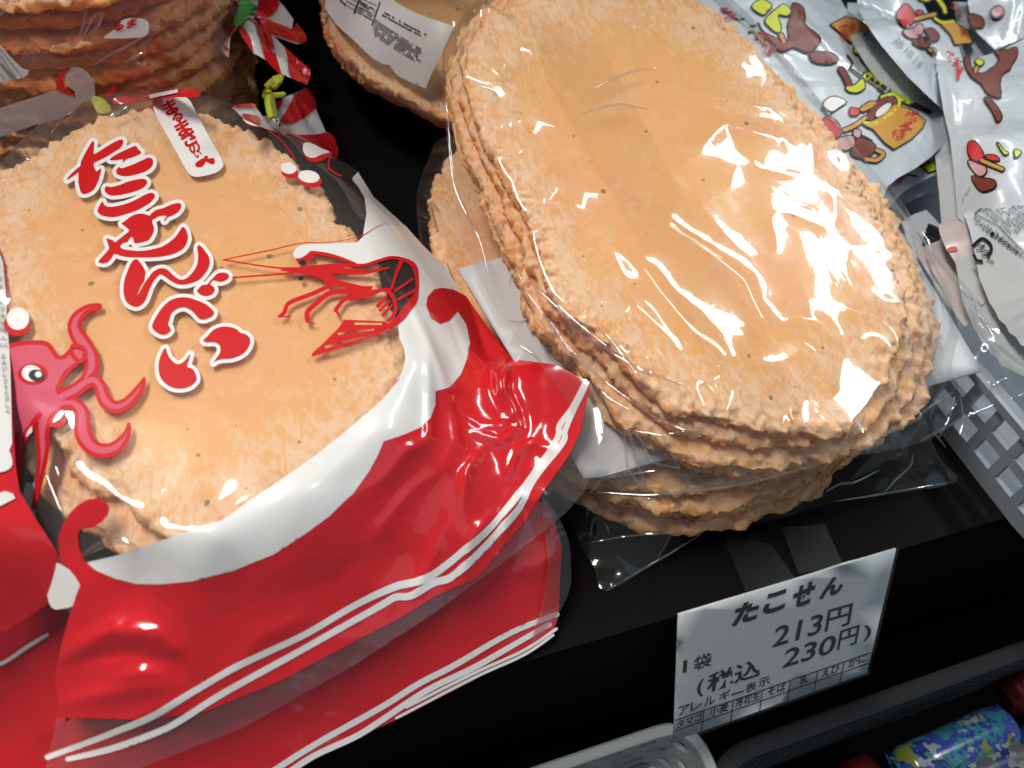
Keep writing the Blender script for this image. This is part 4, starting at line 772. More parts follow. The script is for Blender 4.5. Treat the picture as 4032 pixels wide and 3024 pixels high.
# clear bag with a paper label, behind
F_OUT = P([(705, -60), (712, 40), (740, 105), (790, 155), (850, 188), (900, 212), (950, 240), (1010, 250), (1060, 150), (1090, 0), (1050, -110), (900, -180), (770, -150)])
for k in range(3): cracker(Plane((0, .4, .052 - .006 * k), (0, -.1, 1)), F_OUT + np.array((k * -8, k * 10)), 300 + 5 * k, ['top', 'middle', 'bottom'][k] + ' cracker in the shaded bag with the white paper label', 'crackers in the labelled bag', t=.006, nseg=420)
FF = Field([(*(np.array(p[:2]) * PS), p[2]) for p in [(690, -60, 50), (700, 30, 50), (740, 120, 47), (850, 205, 40), (950, 262, 36), (1040, 270, 36), (760, 40, 58), (850, 100, 58), (950, 150, 58), (900, 0, 63), (1050, 50, 62), (1000, -80, 68), (800, -80, 64), (720, 80, 48), (800, 160, 46), (1080, 160, 50)]], lam=2e-4, ripple=[lambda x, y: .0007 * noise2(x, y, .02, 91)])
bagF = empty('cracker_bag', (.16, .4, .02), 'clear bag in the shade behind, wearing a white paper label of small print', 'snack bag', 'clear bags of crackers')
sheet('wrap', FF, P([(690, -60), (698, 40), (730, 120), (790, 180), (880, 225), (950, 262), (1050, 270), (1090, 100), (1080, -60)]), FILM_SOFT, bagF, off=.001, step=16)
F7 = lambda p: W(1250, 0, 600, p)
sheet('paper_label', FF, F7([(150, -100), (160, 0), (140, 150), (300, 370), (600, 640), (830, 860), (980, 932), (1060, 937), (1200, 1100), (1400, 1200), (1590, 1275), (1780, 830), (1955, 405), (1700, 310), (1300, 160), (1120, 60), (1000, -100)]), PAPER, bagF, off=.0016, step=12)
ink = Ink(); rnd = random.Random(5)
ink.line(FF, F7([(575, 235)])[0], F7([(690, -80)])[0], 6, .002); ink.line(FF, F7([(830, 400)])[0], F7([(930, 95)])[0], 5, .002)
for k in range(4): ink.line(FF, F7([(470 - 20 * k, 130 - 70 * k)])[0], F7([(880, 360 - 75 * k)])[0], 2, .002)
for (a, b, rows, hh) in (((945, 190), (1650, 520), 2, 46), ((870, 320), (1600, 740), 7, 36), ((640, 60), (860, 180), 5, 40), ((360, 20), (470, 120), 1, 70)):
    a = np.array(a, float); b = np.array(b, float); d = (b - a) / np.linalg.norm(b - a); nn = np.array([-d[1] * .4, d[0]]); Ln = np.linalg.norm(b - a)
    for r in range(rows):
        x = rnd.uniform(0, 30)
        while x < Ln * rnd.uniform(.85, 1.0):
            wd = rnd.uniform(12, 40); c = a + d * x + nn * (r * hh)
            if rnd.random() < .86: ink.poly(FF, F7([c, c + d * wd, c + d * wd + nn * hh * .55, c + nn * hh * .6]), .002)
            x += wd + rnd.uniform(5, 12)
ink.build('label_print', DIMINK, bagF)

# ------------------------------------------------------------------ price card taped to the shelf edge
tl = at(*(P([(1470, 1327)])[0]), 0.0005); tr = at(*(P([(1937, 1190)])[0]), 0.0005)
CP = Plane(((tl + tr) / 2), (0, -math.cos(math.radians(28.5)), math.sin(math.radians(28.5))))
CW = lambda p: W(2600, 2150, 1000, p)
CARD_OUT = CW([(160, 598), (2055, 25), (1800, 1105), (118, 1700)])
card = empty('price_card', tuple((tl + tr) / 2), 'bluish white price card in a clear sleeve, taped to black shelf edge', 'price card')
o = sheet('card', CP, CARD_OUT, CARDW, card, step=120); md = o.modifiers.new('thickness', 'SOLIDIFY'); md.thickness = .0008
cc = CARD_OUT.mean(0); so = cc + (CARD_OUT - cc) * 1.018
o = sheet('sleeve', CP, so, film('sleeve_film', haze=.015, bump=.03, bscale=25, rough=.12), card, off=.0006, step=60)
ink = Ink(); OF = .0002
def T_(t, p0, p1, up, bold=0.012): ink.text(CP, t, CW([p0])[0], CW([p1])[0], np.array(up) * (1000 / 2212.), OF, bold)
for ch, a, b, up in (('た', (612, 705), (830, 640), (52, -195)), ('こ', (882, 605), (1075, 545), (40, -185)), ('せ', (1130, 555), (1318, 490), (42, -200)), ('ん', (1375, 470), (1575, 405), (42, -175))): T_(ch, a, b, up, .05)
T_('213', (970, 885), (1390, 757), (36, -180)); T_('円', (1428, 745), (1645, 682), (32, -190), .012)
T_('230', (1055, 1065), (1505, 925), (38, -165)); T_('円', (1535, 905), (1705, 850), (32, -170), .012); T_(')', (1760, 832), (1828, 812), (10, -140), .012)
T_('1', (192, 1103), (226, 1092), (6, -105)); T_('袋', (282, 1090), (442, 1040), (8, -125), .01)
T_('(', (315, 1320), (372, 1300), (10, -150), .02); T_('税込', (402, 1285), (868, 1130), (10, -170), .02)
for ch, a in zip('アレルギー表示', [(150, 1478), (260, 1440), (375, 1400), (508, 1352), (622, 1310), (735, 1282), (850, 1235)]):
    if ch == 'ー': T_(ch, (a[0] - 5, 1302), (a[0] + 100, 1268), (4, -16))
    else: T_(ch, a, (a[0] + 98, a[1] - 34), (6, -78), .008)
ln = lambda a, b, w=4: ink.line(CP, CW([a])[0], CW([b])[0], w * .45, OF)
ln((130, 1515), (1832, 925), 8); ln((130, 1608), (1812, 1018), 7)
for a, b in (((378, 1432), (358, 1615)), ((632, 1345), (612, 1525)), ((885, 1258), (862, 1435)), ((1132, 1172), (1105, 1350)), ((1368, 1090), (1335, 1265)), ((1600, 1008), (1562, 1180))): ln(a, b, 8)
for t, a, b, up in (('タマゴ', (138, 1590), (362, 1512), (6, -72)), ('小麦', (422, 1488), (592, 1430), (8, -80)), ('落花生', (648, 1410), (862, 1335), (8, -78)), ('そば', (930, 1308), (1090, 1252), (8, -78)), ('乳', (1210, 1210), (1282, 1184), (8, -70)), ('えび', (1402, 1145), (1558, 1088), (8, -76)), ('かに', (1632, 1060), (1788, 1002), (8, -74))): T_(t, a, b, up)
ink.build('printed_text', BLACKINK, card)
for k, (a, b, c, d) in enumerate((((330, 190), (640, 270), (790, 480), (480, 560)), ((705, 165), (975, 145), (1090, 400), (810, 450)))):
    q = W(2632, 1974, 1400, [a, b, c, d])
    if k == 1: q = np.vstack([q[:1], [(q[0] + (q[1] - q[0]) * i / 16 + np.array((0, -4 if i % 2 else 0))) for i in range(1, 16)], q[1:]])
    sheet('tape', Plane((0, 0, .0012), (0, 0, 1)), q, TAPE, card, step=50)
# ------------------------------------------------------------------ translucent lattice basket at right, with white pouches in it
BASKET = pbr('frosted_plastic', (0.25, 0.28, 0.32), .35, alpha=.80)
BASKET_D = pbr('smoky_plastic', (0.12, 0.125, 0.14), .3, alpha=.9)
BASKET_W = pbr('white_plastic', (0.62, 0.66, 0.66), .35)
def lattice(name, path, z0, z1, rows, pitch, gap, bar, mat, parent, band=.008, rim=.006, th=.0022, oval=False, lean=0.0):
    """wall following a path on the ground, pierced by rows of openings; built solid, th thick"""
    path = np.asarray(path, float); seg = np.linalg.norm(np.diff(path, axis=0), axis=1); cum = np.concatenate([[0], np.cumsum(seg)]); Ltot = cum[-1]
    def pos(s, z):
        s = min(max(s, 0), Ltot); x = np.interp(s, cum, path[:, 0]); y = np.interp(s, cum, path[:, 1])
        x1, y1 = np.interp(min(s + .002, Ltot), cum, path[:, 0]), np.interp(min(s + .002, Ltot), cum, path[:, 1]); x2, y2 = np.interp(max(s - .002, 0), cum, path[:, 0]), np.interp(max(s - .002, 0), cum, path[:, 1])
        t = np.array([x1 - x2, y1 - y2]); t /= np.linalg.norm(t) + 1e-9; n = np.array([-t[1], t[0]])
        return np.array([x, y]) + n * (lean * (z - z0)), n
    V, Fc = [], []
    holes = []
    nz = rows; ch = (z1 - rim - z0 - band - bar * (rows - 1)) / rows if rows else 0
    ns = int(Ltot / pitch)
    outer = np.array([(0, z0), (Ltot, z0), (Ltot, z1), (0, z1)])
    for r in range(rows):
        za = z0 + band + r * (ch + bar)
        for k in range(ns):
            sa = k * pitch + (pitch - gap) / 2 + (pitch / 2 if oval and r % 2 else 0)
            if sa + gap > Ltot: continue
            if oval: holes.append(ell(sa + gap / 2, za + ch / 2, gap / 2, ch / 2, 0, 14))
            else: holes.append(np.array([(sa, za), (sa + gap, za), (sa + gap, za + ch), (sa, za + ch)]))
    v, f = tri([outer * 1000], 6, [h * 1000 for h in holes]); v = v / 1000
    P3 = []
    for s, z in v: p, n = pos(s, z); P3.append((p[0], p[1], z))
    o = mesh_obj(name, P3, f, mat, parent, smooth=False); md = o.modifiers.new('thickness', 'SOLIDIFY'); md.thickness = th; md.offset = 0
    return o
def rimtube(name, path, z, w, h, mat, parent):
    path = np.asarray(path, float); V, Fc = [], []
    t = np.gradient(path, axis=0); t /= np.linalg.norm(t, axis=1)[:, None]; n = np.column_stack([-t[:, 1], t[:, 0]])
    prof = [(-w / 2, -h), (-w / 2, -h * .2), (-w * .32, 0), (w * .32, 0), (w / 2, -h * .2), (w / 2, -h)]
    for i in range(len(path)):
        for a, b in prof: V.append((path[i, 0] + n[i, 0] * a, path[i, 1] + n[i, 1] * a, z + b))
    m_ = len(prof)
    for i in range(len(path) - 1):
        for k in range(m_ - 1): Fc.append((i * m_ + k, i * m_ + k + 1, (i + 1) * m_ + k + 1, (i + 1) * m_ + k))
    return mesh_obj(name, V, Fc, mat, parent, smooth=False)
def rounded(pts, r, n=6):
    pts = np.asarray(pts, float); out = [pts[0]]
    for a, b, c in zip(pts[:-2], pts[1:-1], pts[2:]):
        u = (a - b) / np.linalg.norm(a - b); v = (c - b) / np.linalg.norm(c - b)
        for k in range(n + 1):
            t = k / n; out.append((b + u * r) * (1 - t) ** 2 + 2 * b * t * (1 - t) + (b + v * r) * t * t)
    out.append(pts[-1]); return np.array(out)
basket = empty('lattice_basket', (.36, .2, 0), 'frosted grey lattice basket on the shelf, holding the white pouches', 'basket')
pth = rounded([(.245, .40), (.243, .052), (.52, .052)], .018)
lattice('side_wall', pth, .0, .032, 2, .0125, .0088, .0042, BASKET, basket, band=.0075, rim=.004)
rimtube('rim', pth, .0335, .006, .004, BASKET, basket)
box('base_panel', (.247, .056, .001), (.52, .40, .003), BASKET, basket)

SKIN = pbr('orange_ink', (.62, .30, .05), .4); YEL = pbr('yellow_ink', (.62, .68, .03), .4); BRN = pbr('brown_ink', (.20, .045, .030), .4); PNK = pbr('pale_pink_ink', (.62, .32, .34), .4); RDI = pbr('bright_red_ink', (.60, .035, .04), .4)
def pouch(label, outline, ctrl, seed, creases=(), base=.012, mat=None, bottom=True):
    F = Field([(*(np.array(p[:2]) * PS), p[2]) for p in ctrl], lam=2e-4, ripple=[lambda x, y: .0006 * noise2(x, y, .016, seed) + .00025 * noise2(x, y, .007, seed + 1)], creases=[(P(c), h, w) for c, h, w in creases])
    top = F.hit(P(outline)); c = top.mean(0)
    o = empty('snack_pouch', tuple(c * (1, 1, 0) + np.array((0, 0, base))), label, 'snack pouch', 'white snack pouches')
    sheet('film', F, P(outline), mat or POUCH, o, step=12)
    if bottom:                                               # underside of the pillow
        v, f = tri([P(outline)], 40); q = F.hit(v); q[:, 2] -= .012; mesh_obj('underside', q, f[:, ::-1], mat or POUCH, o)
    return o, F
p1, F1 = pouch('white pouch with an orange banner print, longest one, against the right cracker', [(1480, -40), (1780, -60), (1828, 19), (1859, 45), (1880, 73), (1901, 118), (1925, 151), (1967, 180), (2001, 210), (2036, 236), (2058, 262), (2052, 300), (2010, 340), (1975, 365), (1938, 385), (1915, 405), (1905, 445), (1880, 470), (1780, 430), (1640, 300), (1500, 100)],
    [(1480, -40, 62), (1600, 60, 62), (1700, 180, 60), (1800, 320, 56), (1880, 440, 50), (1905, 445, 46), (1700, -40, 64), (1780, 80, 62), (1850, 200, 58), (1930, 300, 52), (1828, 19, 52), (1880, 73, 50), (1925, 151, 47), (2001, 210, 44), (2055, 262, 40), (2010, 340, 42), (1938, 385, 44)], 401,
    [([(1690, 0), (1790, 110), (1890, 190), (1990, 250)], .0018, .0025), ([(1690, 260), (1760, 330), (1800, 400)], -.0015, .006)])
Z3 = lambda p: W(2632, 0, 1400, p); Z1 = lambda p: W(2700, 0, 700, p); Z2 = lambda p: W(3332, 0, 700, p); ZB = lambda p: W(3332, 525, 700, p); ZC = lambda p: W(3332, 1050, 700, p)
def art(par, F, blacks, fills, off=.0005):
    """abstract printed shapes: dark outline sheet under flat colour shapes"""
    allp = [q for m_, ps in fills for q in ps]
    sheet('print_outline', F, [offset(q, 6) for q in allp] + blacks, BLACKINK, par, off=off, step=14)
    for m_, ps in fills: sheet(m_.name.replace('_ink', '_print'), F, ps, m_, par, off=off + .0002, step=14)
banner = Z3([(1215, 785), (1320, 730), (1400, 655), (1500, 690), (1590, 755), (1570, 800), (1500, 870), (1395, 930), (1340, 890), (1270, 810)])
ban2 = Z1([(1800, 320), (1990, 225), (2130, 270), (2300, 360), (2180, 460), (2040, 540), (1930, 430)])
flame = cr(Z1([(1330, 60), (1440, 100), (1470, 200), (1480, 320), (1660, 470), (1640, 560), (1560, 640), (1480, 660), (1340, 600), (1200, 650), (1080, 600), (1060, 530), (900, 470), (890, 440), (980, 430), (1130, 500), (1200, 560), (1280, 500), (1270, 330), (1310, 200)]), 3)
art(p1, F1, [stroke(Z1([(780, 420), (830, 400), (870, 430)]), 9), stroke(Z1([(800, 340), (860, 330)]), 8), stroke(Z1([(900, 300), (930, 360), (980, 420)]), 8), stroke(Z3([(1110, 350), (1140, 400), (1120, 440)]), 8), stroke(Z3([(1140, 440), (1190, 480)]), 16), stroke(Z3([(1300, 560), (1350, 590), (1400, 570)]), 12), stroke(Z3([(950, 680), (990, 720), (1020, 700)]), 9), stroke(Z3([(1160, 860), (1200, 850), (1260, 880)]), 9), stroke(Z3([(1520, 650), (1600, 690), (1625, 700)]), 16), stroke(Z1([(440, 120), (480, 170), (570, 160)]), 8), stroke(Z1([(580, 210), (640, 250), (720, 245)]), 8), stroke(Z3([(1480, 640), (1560, 680), (1620, 705)]), 14)],
    [(SKIN, [banner, ban2, cr(Z3([(1190, 680), (1250, 640), (1290, 650), (1250, 680), (1200, 700)]), 3), Z1([(1150, 440), (1200, 430), (1240, 540), (1200, 560)]), stroke(Z3([(1090, 815), (1150, 790), (1220, 740)]), 14), stroke(Z3([(1220, 995), (1290, 1000), (1330, 960), (1290, 940)]), 14)]),
     (BRN, [flame, cr(Z3([(875, 345), (920, 330), (1000, 335), (1045, 360), (1040, 390), (980, 405), (900, 390)]), 3), cr(Z3([(1170, 870), (1230, 880), (1280, 910), (1260, 960), (1200, 990), (1130, 960)]), 3), stroke(Z3([(1250, 740), (1280, 680), (1350, 620), (1400, 640)]), 26), stroke(Z3([(1070, 440), (1100, 490), (1120, 540)]), 22)]),
     (YEL, [cr(Z1([(820, 100), (930, 10), (1060, 80), (1000, 160), (950, 195)]), 3), cr(Z1([(990, 260), (1150, 110), (1220, 70), (1300, 150), (1250, 210), (1140, 200), (1180, 370), (1130, 415), (1040, 350)]), 3), stroke(Z3([(1215, 770), (1290, 770), (1380, 710), (1430, 650), (1400, 590), (1320, 610)]), 12), cr(Z3([(1205, 480), (1260, 450), (1350, 500), (1330, 560), (1260, 520)]), 3), cr(Z3([(1100, 550), (1150, 540), (1200, 500), (1215, 550), (1170, 580), (1120, 575)]), 3), cr(Z3([(1150, 310), (1190, 290), (1195, 330), (1160, 340)]), 3), stroke(Z3([(1390, 570), (1450, 620), (1490, 640)]), 18), Z3([(1290, 350), (1340, 400), (1320, 420), (1270, 380)])]),
     (RDI, [cr(Z3([(960, 750), (1010, 740), (1060, 790), (1060, 850), (1000, 860), (960, 820)]), 3), cr(Z3([(1130, 680), (1180, 690), (1170, 720), (1130, 720)]), 3)]),
     (PNK, [cr(Z3([(1040, 880), (1130, 850), (1150, 900), (1100, 940), (1050, 920)]), 3), cr(Z3([(1150, 815), (1190, 820), (1180, 860), (1150, 850)]), 3)]),
     (WHITEINK, [cr(Z3([(960, 660), (990, 620), (1040, 610), (1100, 640), (1060, 670), (1010, 700)]), 3), cr(Z3([(1290, 700), (1350, 650), (1380, 660), (1340, 710), (1290, 735)]), 3)])])
ink = Ink()
for ch, c, w_, h_ in (('餅', (1510, 740), 90, 70), ('太', (1470, 800), 80, 60), ('郎', (1430, 850), 90, 70)):
    c = Z3([c])[0]; k = .633; ink.text(F1, ch, c + np.array((-w_ * .5, h_ * .55)) * k, c + np.array((w_ * .5, h_ * .25)) * k, np.array((-h_ * .1, -h_)) * k, .001, bold=.03)
for ch, c, w_, h_ in (('餅', (345, 130), 110, 100), ('太', (560, 255), 90, 80), ('郎', (600, 330), 100, 90), ('餅', (1070, 240), 60, 60), ('太', (1200, 385), 50, 40), ('郎', (1340, 460), 110, 60)):
    c = Z3([c])[0]; k = .633; ink.text(F1, ch, c + np.array((-w_ * .4, -h_ * .1)) * k, c + np.array((w_ * .4, h_ * .55)) * k, np.array((w_ * .35, -h_ * .8)) * k, .001, bold=.03)
for ch, c in (('餅', (1085, 200)), ('太', (1140, 190))):
    c = Z3([c])[0]; ink.text(F1, ch, c + (-20, 14), c + (18, 2), (-4, -34), .001, bold=.03)
ink.build('red_lettering', RDI, p1)

p2, F2 = pouch('white pouch with a grey date stamp, second from the right cracker', [(1850, -40), (1853, 20), (1870, 50), (1905, 100), (1960, 165), (2030, 232), (2056, 262), (2066, 230), (2040, 160), (2080, 130), (2070, 100), (2040, 70), (2010, 40), (1990, 0), (1980, -40)],
    [(1850, -40, 52), (1870, 50, 48), (1960, 165, 42), (2050, 255, 38), (1930, 40, 60), (1990, 120, 55), (2030, 190, 46), (2060, 180, 44), (1985, 0, 52), (2045, 75, 46), (2080, 125, 44), (1920, -40, 60)], 411)
art(p2, F2, [], [(RDI, [cr(Z2([(640, 150), (720, 60), (800, 120), (840, 210), (800, 310), (700, 340), (630, 240)]), 3), ell(*Z2([(900, 170)])[0], 14, 8)]), (PNK, [cr(Z2([(700, 400), (820, 370), (900, 310), (950, 360), (910, 450), (830, 490), (740, 460)]), 3)]), (BRN, [cr(Z2([(980, 390), (1060, 370), (1140, 450), (1120, 510), (1060, 510)]), 3), cr(Z2([(820, 530), (940, 470), (1040, 530), (980, 600), (890, 590)]), 3)]),
    (SKIN, [Z2([(1160, 300), (1340, 290), (1500, 400), (1560, 540), (1350, 565), (1290, 440)]), cr(Z2([(1000, 620), (1060, 610), (1110, 640), (1090, 690), (1040, 670)]), 3), stroke(Z2([(850, 250), (960, 220), (1090, 190)]), 13)]), (YEL, [cr(Z2([(900, 0), (1000, 30), (1070, -20), (1000, -40)]), 3), stroke(Z2([(1090, 240), (1180, 290), (1320, 280)]), 10), stroke(Z2([(1130, 0), (1200, 100), (1220, 160)]), 14)])])
ink = Ink()
for ch, c in (('餅', (1310, 100)), ('太', (1370, 180)), ('郎', (1420, 440))):
    c = Z2([c])[0]; ink.text(F2, ch, c + (-12, 4), c + (12, 16), (10, -26), .001, bold=.03)
ink.build('red_lettering', RDI, p2)
ink = Ink(); ink.text(F2, '20.10.14', Z2([(555, 520)])[0], Z2([(880, 850)])[0], np.array((22, -20)), .001); ink.build('date_stamp', GREYINK, p2)

p3, F3 = pouch('white pouch with a crimped top end at the right frame edge', [(2021, 128), (2030, 190), (2038, 240), (2052, 300), (2060, 366), (2069, 470), (2100, 500), (2260, 420), (2260, 60), (2160, 110), (2080, 135)],
    [(2021, 128, 52), (2033, 217, 52), (2052, 288, 50), (2069, 465, 46), (2100, 150, 56), (2150, 300, 66), (2100, 300, 62), (2130, 420, 58), (2260, 60, 60), (2260, 300, 68), (2260, 420, 60), (2160, 110, 54)], 421, [([(2040, 150), (2060, 280), (2075, 440)], .0016, .002)])
art(p3, F3, [], [(BRN, [cr(Z2([(1470, 740), (1520, 730), (1560, 900), (1700, 930), (1800, 870), (1860, 830), (1900, 740), (1850, 650), (2000, 640), (2110, 610), (2110, 720), (2040, 830), (2020, 880), (1930, 940), (1900, 1060), (1910, 1220), (1760, 1180), (1680, 1060), (1560, 970), (1490, 850)]), 3), cr(Z2([(1720, 1250), (1770, 1240), (1860, 1330), (1930, 1460), (1880, 1530), (1820, 1400)]), 3), cr(ZB([(1570, 550), (1700, 570), (1840, 600), (1850, 680), (1720, 730), (1640, 680)]), 3)]),
    (RDI, [cr(ZB([(1530, 140), (1600, 120), (1700, 260), (1690, 330), (1600, 350), (1530, 260)]), 3), cr(ZB([(1740, 290), (1850, 290), (1900, 350), (1790, 340)]), 3)]), (PNK, [cr(ZB([(1530, 350), (1620, 390), (1730, 430), (1740, 500), (1660, 540), (1560, 440)]), 3), ell(*Z2([(1870, 150)])[0], 20, 24, .4)]), (YEL, [cr(Z2([(1600, 780), (1650, 750), (1700, 790), (1660, 830)]), 3), cr(ZB([(1880, 130), (1960, 230), (2010, 260), (1960, 270)]), 3), cr(ZB([(2090, 220), (2160, 250), (2100, 310)]), 3)]),
    (SKIN, [stroke(ZB([(1690, 350), (1800, 400), (1940, 460)]), 13), Z2([(1590, 850), (1640, 840), (1620, 920), (1590, 920)])])])
ink = Ink()
for ch, c in (('餅', (1270, 730)), ('太', (1360, 800)), ('郎', (1390, 900)), ('餅', (2230, 330))):
    c = Z2([c])[0]; ink.text(F3, ch, c + (-16, 8), c + (16, 22), (8, -36), .001, bold=.035)
ink.poly(F3, stroke(Z2([(1385, 880), (1385, 1000)]), 12), .001); ink.build('red_lettering', RDI, p3)
ink = Ink(); ink.text(F3, '20', ZB([(1450, 860)])[0], ZB([(1500, 740)])[0], np.array((-2, -30)) + (26, 0), .001); ink.build('date_stamp', GREYINK, p3)

crimp = []
for k in range(9):
    t0 = k / 9.; a = np.array([2185, 700 + 0]) ; 
p4, F4 = pouch('white pouch lying back up, dense black small print and recycling mark', [(2083, 463), (2115, 430), (2150, 390), (2185, 340), (2230, 290), (2300, 260), (2300, 790), (2230, 755), (2205, 745), (2195, 728), (2180, 718), (2172, 702), (2158, 690), (2150, 672), (2138, 655), (2130, 635), (2115, 600), (2105, 545), (2095, 500)],
    [(2083, 463, 50), (2150, 390, 52), (2230, 290, 56), (2300, 260, 58), (2300, 500, 66), (2180, 520, 62), (2130, 520, 56), (2110, 580, 50), (2140, 655, 46), (2190, 720, 44), (2240, 755, 44), (2300, 790, 44), (2230, 640, 56)], 431, [([(2160, 660 + 0), (2215, 640)], .0012, .0016), ([(2175, 690), (2225, 668)], .0012, .0016), ([(2190, 715), (2230, 697)], .0012, .0016)])
ink = Ink(); rnd = random.Random(9)
ink.line(F4, ZB([(1605, 1025)])[0], ZB([(1920, 760)])[0], 4, .001); ink.line(F4, ZB([(1605, 1025)])[0], ZB([(1900, 1180)])[0], 3, .001); ink.line(F4, ZB([(1900, 1180)])[0], ZB([(2260, 1520)])[0], 3, .001)
d = np.array([.78, .62]); dd = np.array([.80, .60])
for r in range(7):
    a = np.array([1930 - r * 40, 770 + r * 34.]); x = 0
    while x < 560 - r * 10:
        wd = rnd.uniform(22, 38); c = a + d * x
        if rnd.random() < .85: ink.text(F4, rnd.choice('原材料名米油脂砂糖塩粉落花生味'), ZB([c + (-10, 18)])[0], ZB([c + d * wd + (-10, 18)])[0], np.array((9, -11)), .001)
        x += wd + 7
for r, t in enumerate(('原料上のおこし豆が入る', 'わかしピーナッツが入って', 'いないことがありますが、', 'ご了承ください。')):
    a = np.array([1590, 1060.]) + np.array([20, 62]) * r + np.array([80, 0]) * max(0, r - 1)
    for k, ch in enumerate(t):
        c = a + np.array([.80, .56]) * k * 62
        if ch in '、。': ink.text(F4, ch, ZB([c + (0, 14)])[0], ZB([c + (14, 22)])[0], np.array((3, -4)), .001)
        else: ink.text(F4, ch, ZB([c + (-14, 26)])[0], ZB([c + np.array([.8, .56]) * 50 + (-14, 26)])[0], np.array((11, -13)), .001)
q = ZB([(1590, 1420), (1680, 1340), (1740, 1340), (1810, 1400), (1820, 1460), (1780, 1530)]); ink.poly(F4, stroke(q, 12), .001); ink.poly(F4, ZB([(1575, 1420), (1620, 1375), (1635, 1420)]), .001); ink.poly(F4, ZB([(1810, 1520), (1740, 1525), (1790, 1560)]), .001)
ink.poly(F4, stroke(ZB([(1605, 1530), (1640, 1590), (1700, 1600)]), 12), .001)
ink.text(F4, 'プ', ZB([(1620, 1470)])[0], ZB([(1720, 1490)])[0], np.array((10, -28)), .001, bold=.02); ink.text(F4, 'ラ', ZB([(1670, 1540)])[0], ZB([(1770, 1560)])[0], np.array((10, -28)), .001, bold=.02)
ink.text(F4, 'PP', ZB([(1760, 1600)])[0], ZB([(1835, 1650)])[0], np.array((8, -14)), .001)
ink.build('small_print', BLACKINK, p4)

p5, F5 = pouch('white pouch end with a barcode, deep in the basket beside the cracker', [(1948, 480), (1975, 462), (2001, 453), (2027, 480), (2040, 510), (2060, 560), (2085, 640), (2060, 680), (2010, 600), (1960, 520)], [(1948, 480, 26), (2001, 453, 26), (2027, 484, 28), (2069, 576, 28), (2085, 640, 28), (2000, 560, 28), (2060, 680, 26)], 441)
ink = Ink()
for k in range(12):
    t = k / 12.; a = np.array([1020, 1150.]) * (1 - t) + np.array([930, 1420.]) * t; ink.line(F5, ZB([a])[0], ZB([a + (170, 70)])[0], [5, 9, 4, 12, 5, 7][k % 6], .001)
ink.text(F5, '47', ZB([(1150, 1560)])[0], ZB([(1230, 1660)])[0], np.array((18, -16)), .001); ink.build('barcode', BLACKINK, p5)
p6, F6 = pouch('pinkish translucent pouch corner with one red dash, above the barcode', [(2027, 485), (2060, 472), (2086, 461), (2093, 500), (2104, 545), (2114, 600), (2132, 650), (2120, 660), (2090, 620), (2069, 576), (2040, 530), (2030, 505)], [(2027, 485, 40), (2086, 461, 46), (2104, 545, 46), (2132, 650, 42), (2069, 576, 40), (2040, 520, 42), (2090, 620, 40)], 451, mat=plastic_print('pink_white_film', (.62, .52, .52), rough=.3))
sheet('red_dash', F6, cr(ZB([(1255, 1440), (1340, 1410), (1385, 1440), (1370, 1470), (1265, 1480)]), 3), RDI, p6, off=.0006, step=10)
p7, F7_ = pouch('shadowed pouch with dark and yellow print, under the long pouch', [(1938, 388), (1975, 365), (2010, 340), (2055, 285), (2062, 330), (2066, 370), (2030, 372), (1985, 395), (1950, 415), (1920, 450), (1905, 440)], [(1938, 388, 34), (2010, 340, 34), (2055, 285, 34), (2066, 370, 32), (1985, 395, 30), (1920, 450, 30), (2010, 370, 34)], 461)
art(p7, F7_, [ZB([(1100, 330), (1310, 260), (1320, 430), (1180, 470)]), stroke(ZB([(620, 450), (680, 490), (720, 480)]), 7), stroke(ZB([(730, 520), (800, 530), (870, 540)]), 7)], [(YEL, [cr(ZB([(760, 270), (830, 250), (840, 300), (800, 350), (750, 320)]), 3), cr(ZB([(700, 330), (740, 380), (700, 400)]), 3), ZB([(950, 430), (1080, 350), (1180, 440), (1020, 490)])]), (SKIN, [cr(ZB([(870, 330), (960, 290), (1010, 330), (960, 400), (880, 400)]), 3), ZB([(1120, 220), (1200, 200), (1130, 320), (1100, 310)])])])
ink = Ink(); ink.text(F7_, '餅', ZB([(470, 740)])[0], ZB([(700, 620)])[0], np.array((20, -52)), .001, bold=.04); ink.build('red_lettering', RDI, p7)
p8, F8 = pouch('white pouch in the far top right corner, mostly out of frame', [(2085, -40), (2095, 30), (2110, 70), (2150, 108), (2260, 60), (2260, -40)], [(2085, -40, 52), (2110, 70, 48), (2150, 105, 48), (2260, 60, 54), (2260, -40, 58), (2180, 0, 60)], 471, [([(2190, -20), (2170, 90)], .0014, .0018), ([(2210, -20), (2195, 90)], .0014, .0018)])
art(p8, F8, [], [(PNK, [ell(*Z2([(1880, 170)])[0], 22, 26, .5)]), (BRN, [cr(Z2([(1520, 200), (1620, 200), (1700, 250), (1690, 350), (1560, 330)]), 3)])])

# ------------------------------------------------------------------ baskets on the lower shelf
zb = -.085
def gp(px, py, z=zb): return at(*(np.array((px, py)) * PS), z)[:2]
a0 = gp(1542, 1648); a1 = gp(2240, 1389); yb = (a0[1] + a1[1]) / 2
tray = empty('smoky_basket', (.25, .0, -.26), 'dark smoky plastic basket below the price card, pierced near its rim', 'basket')
pth = rounded([(a0[0] - .004, yb - .16), (a0[0] - .004, yb), (.62, yb)], .022)
lattice('side_wall', pth, zb - .075, zb - .004, 9, .009, .0058, .0028, BASKET_D, tray, band=.004, rim=.006)
rimtube('rim', pth, zb, .007, .004, pbr('smoky_rim', (.045, .047, .053), 1.0, spec=0.0), tray)
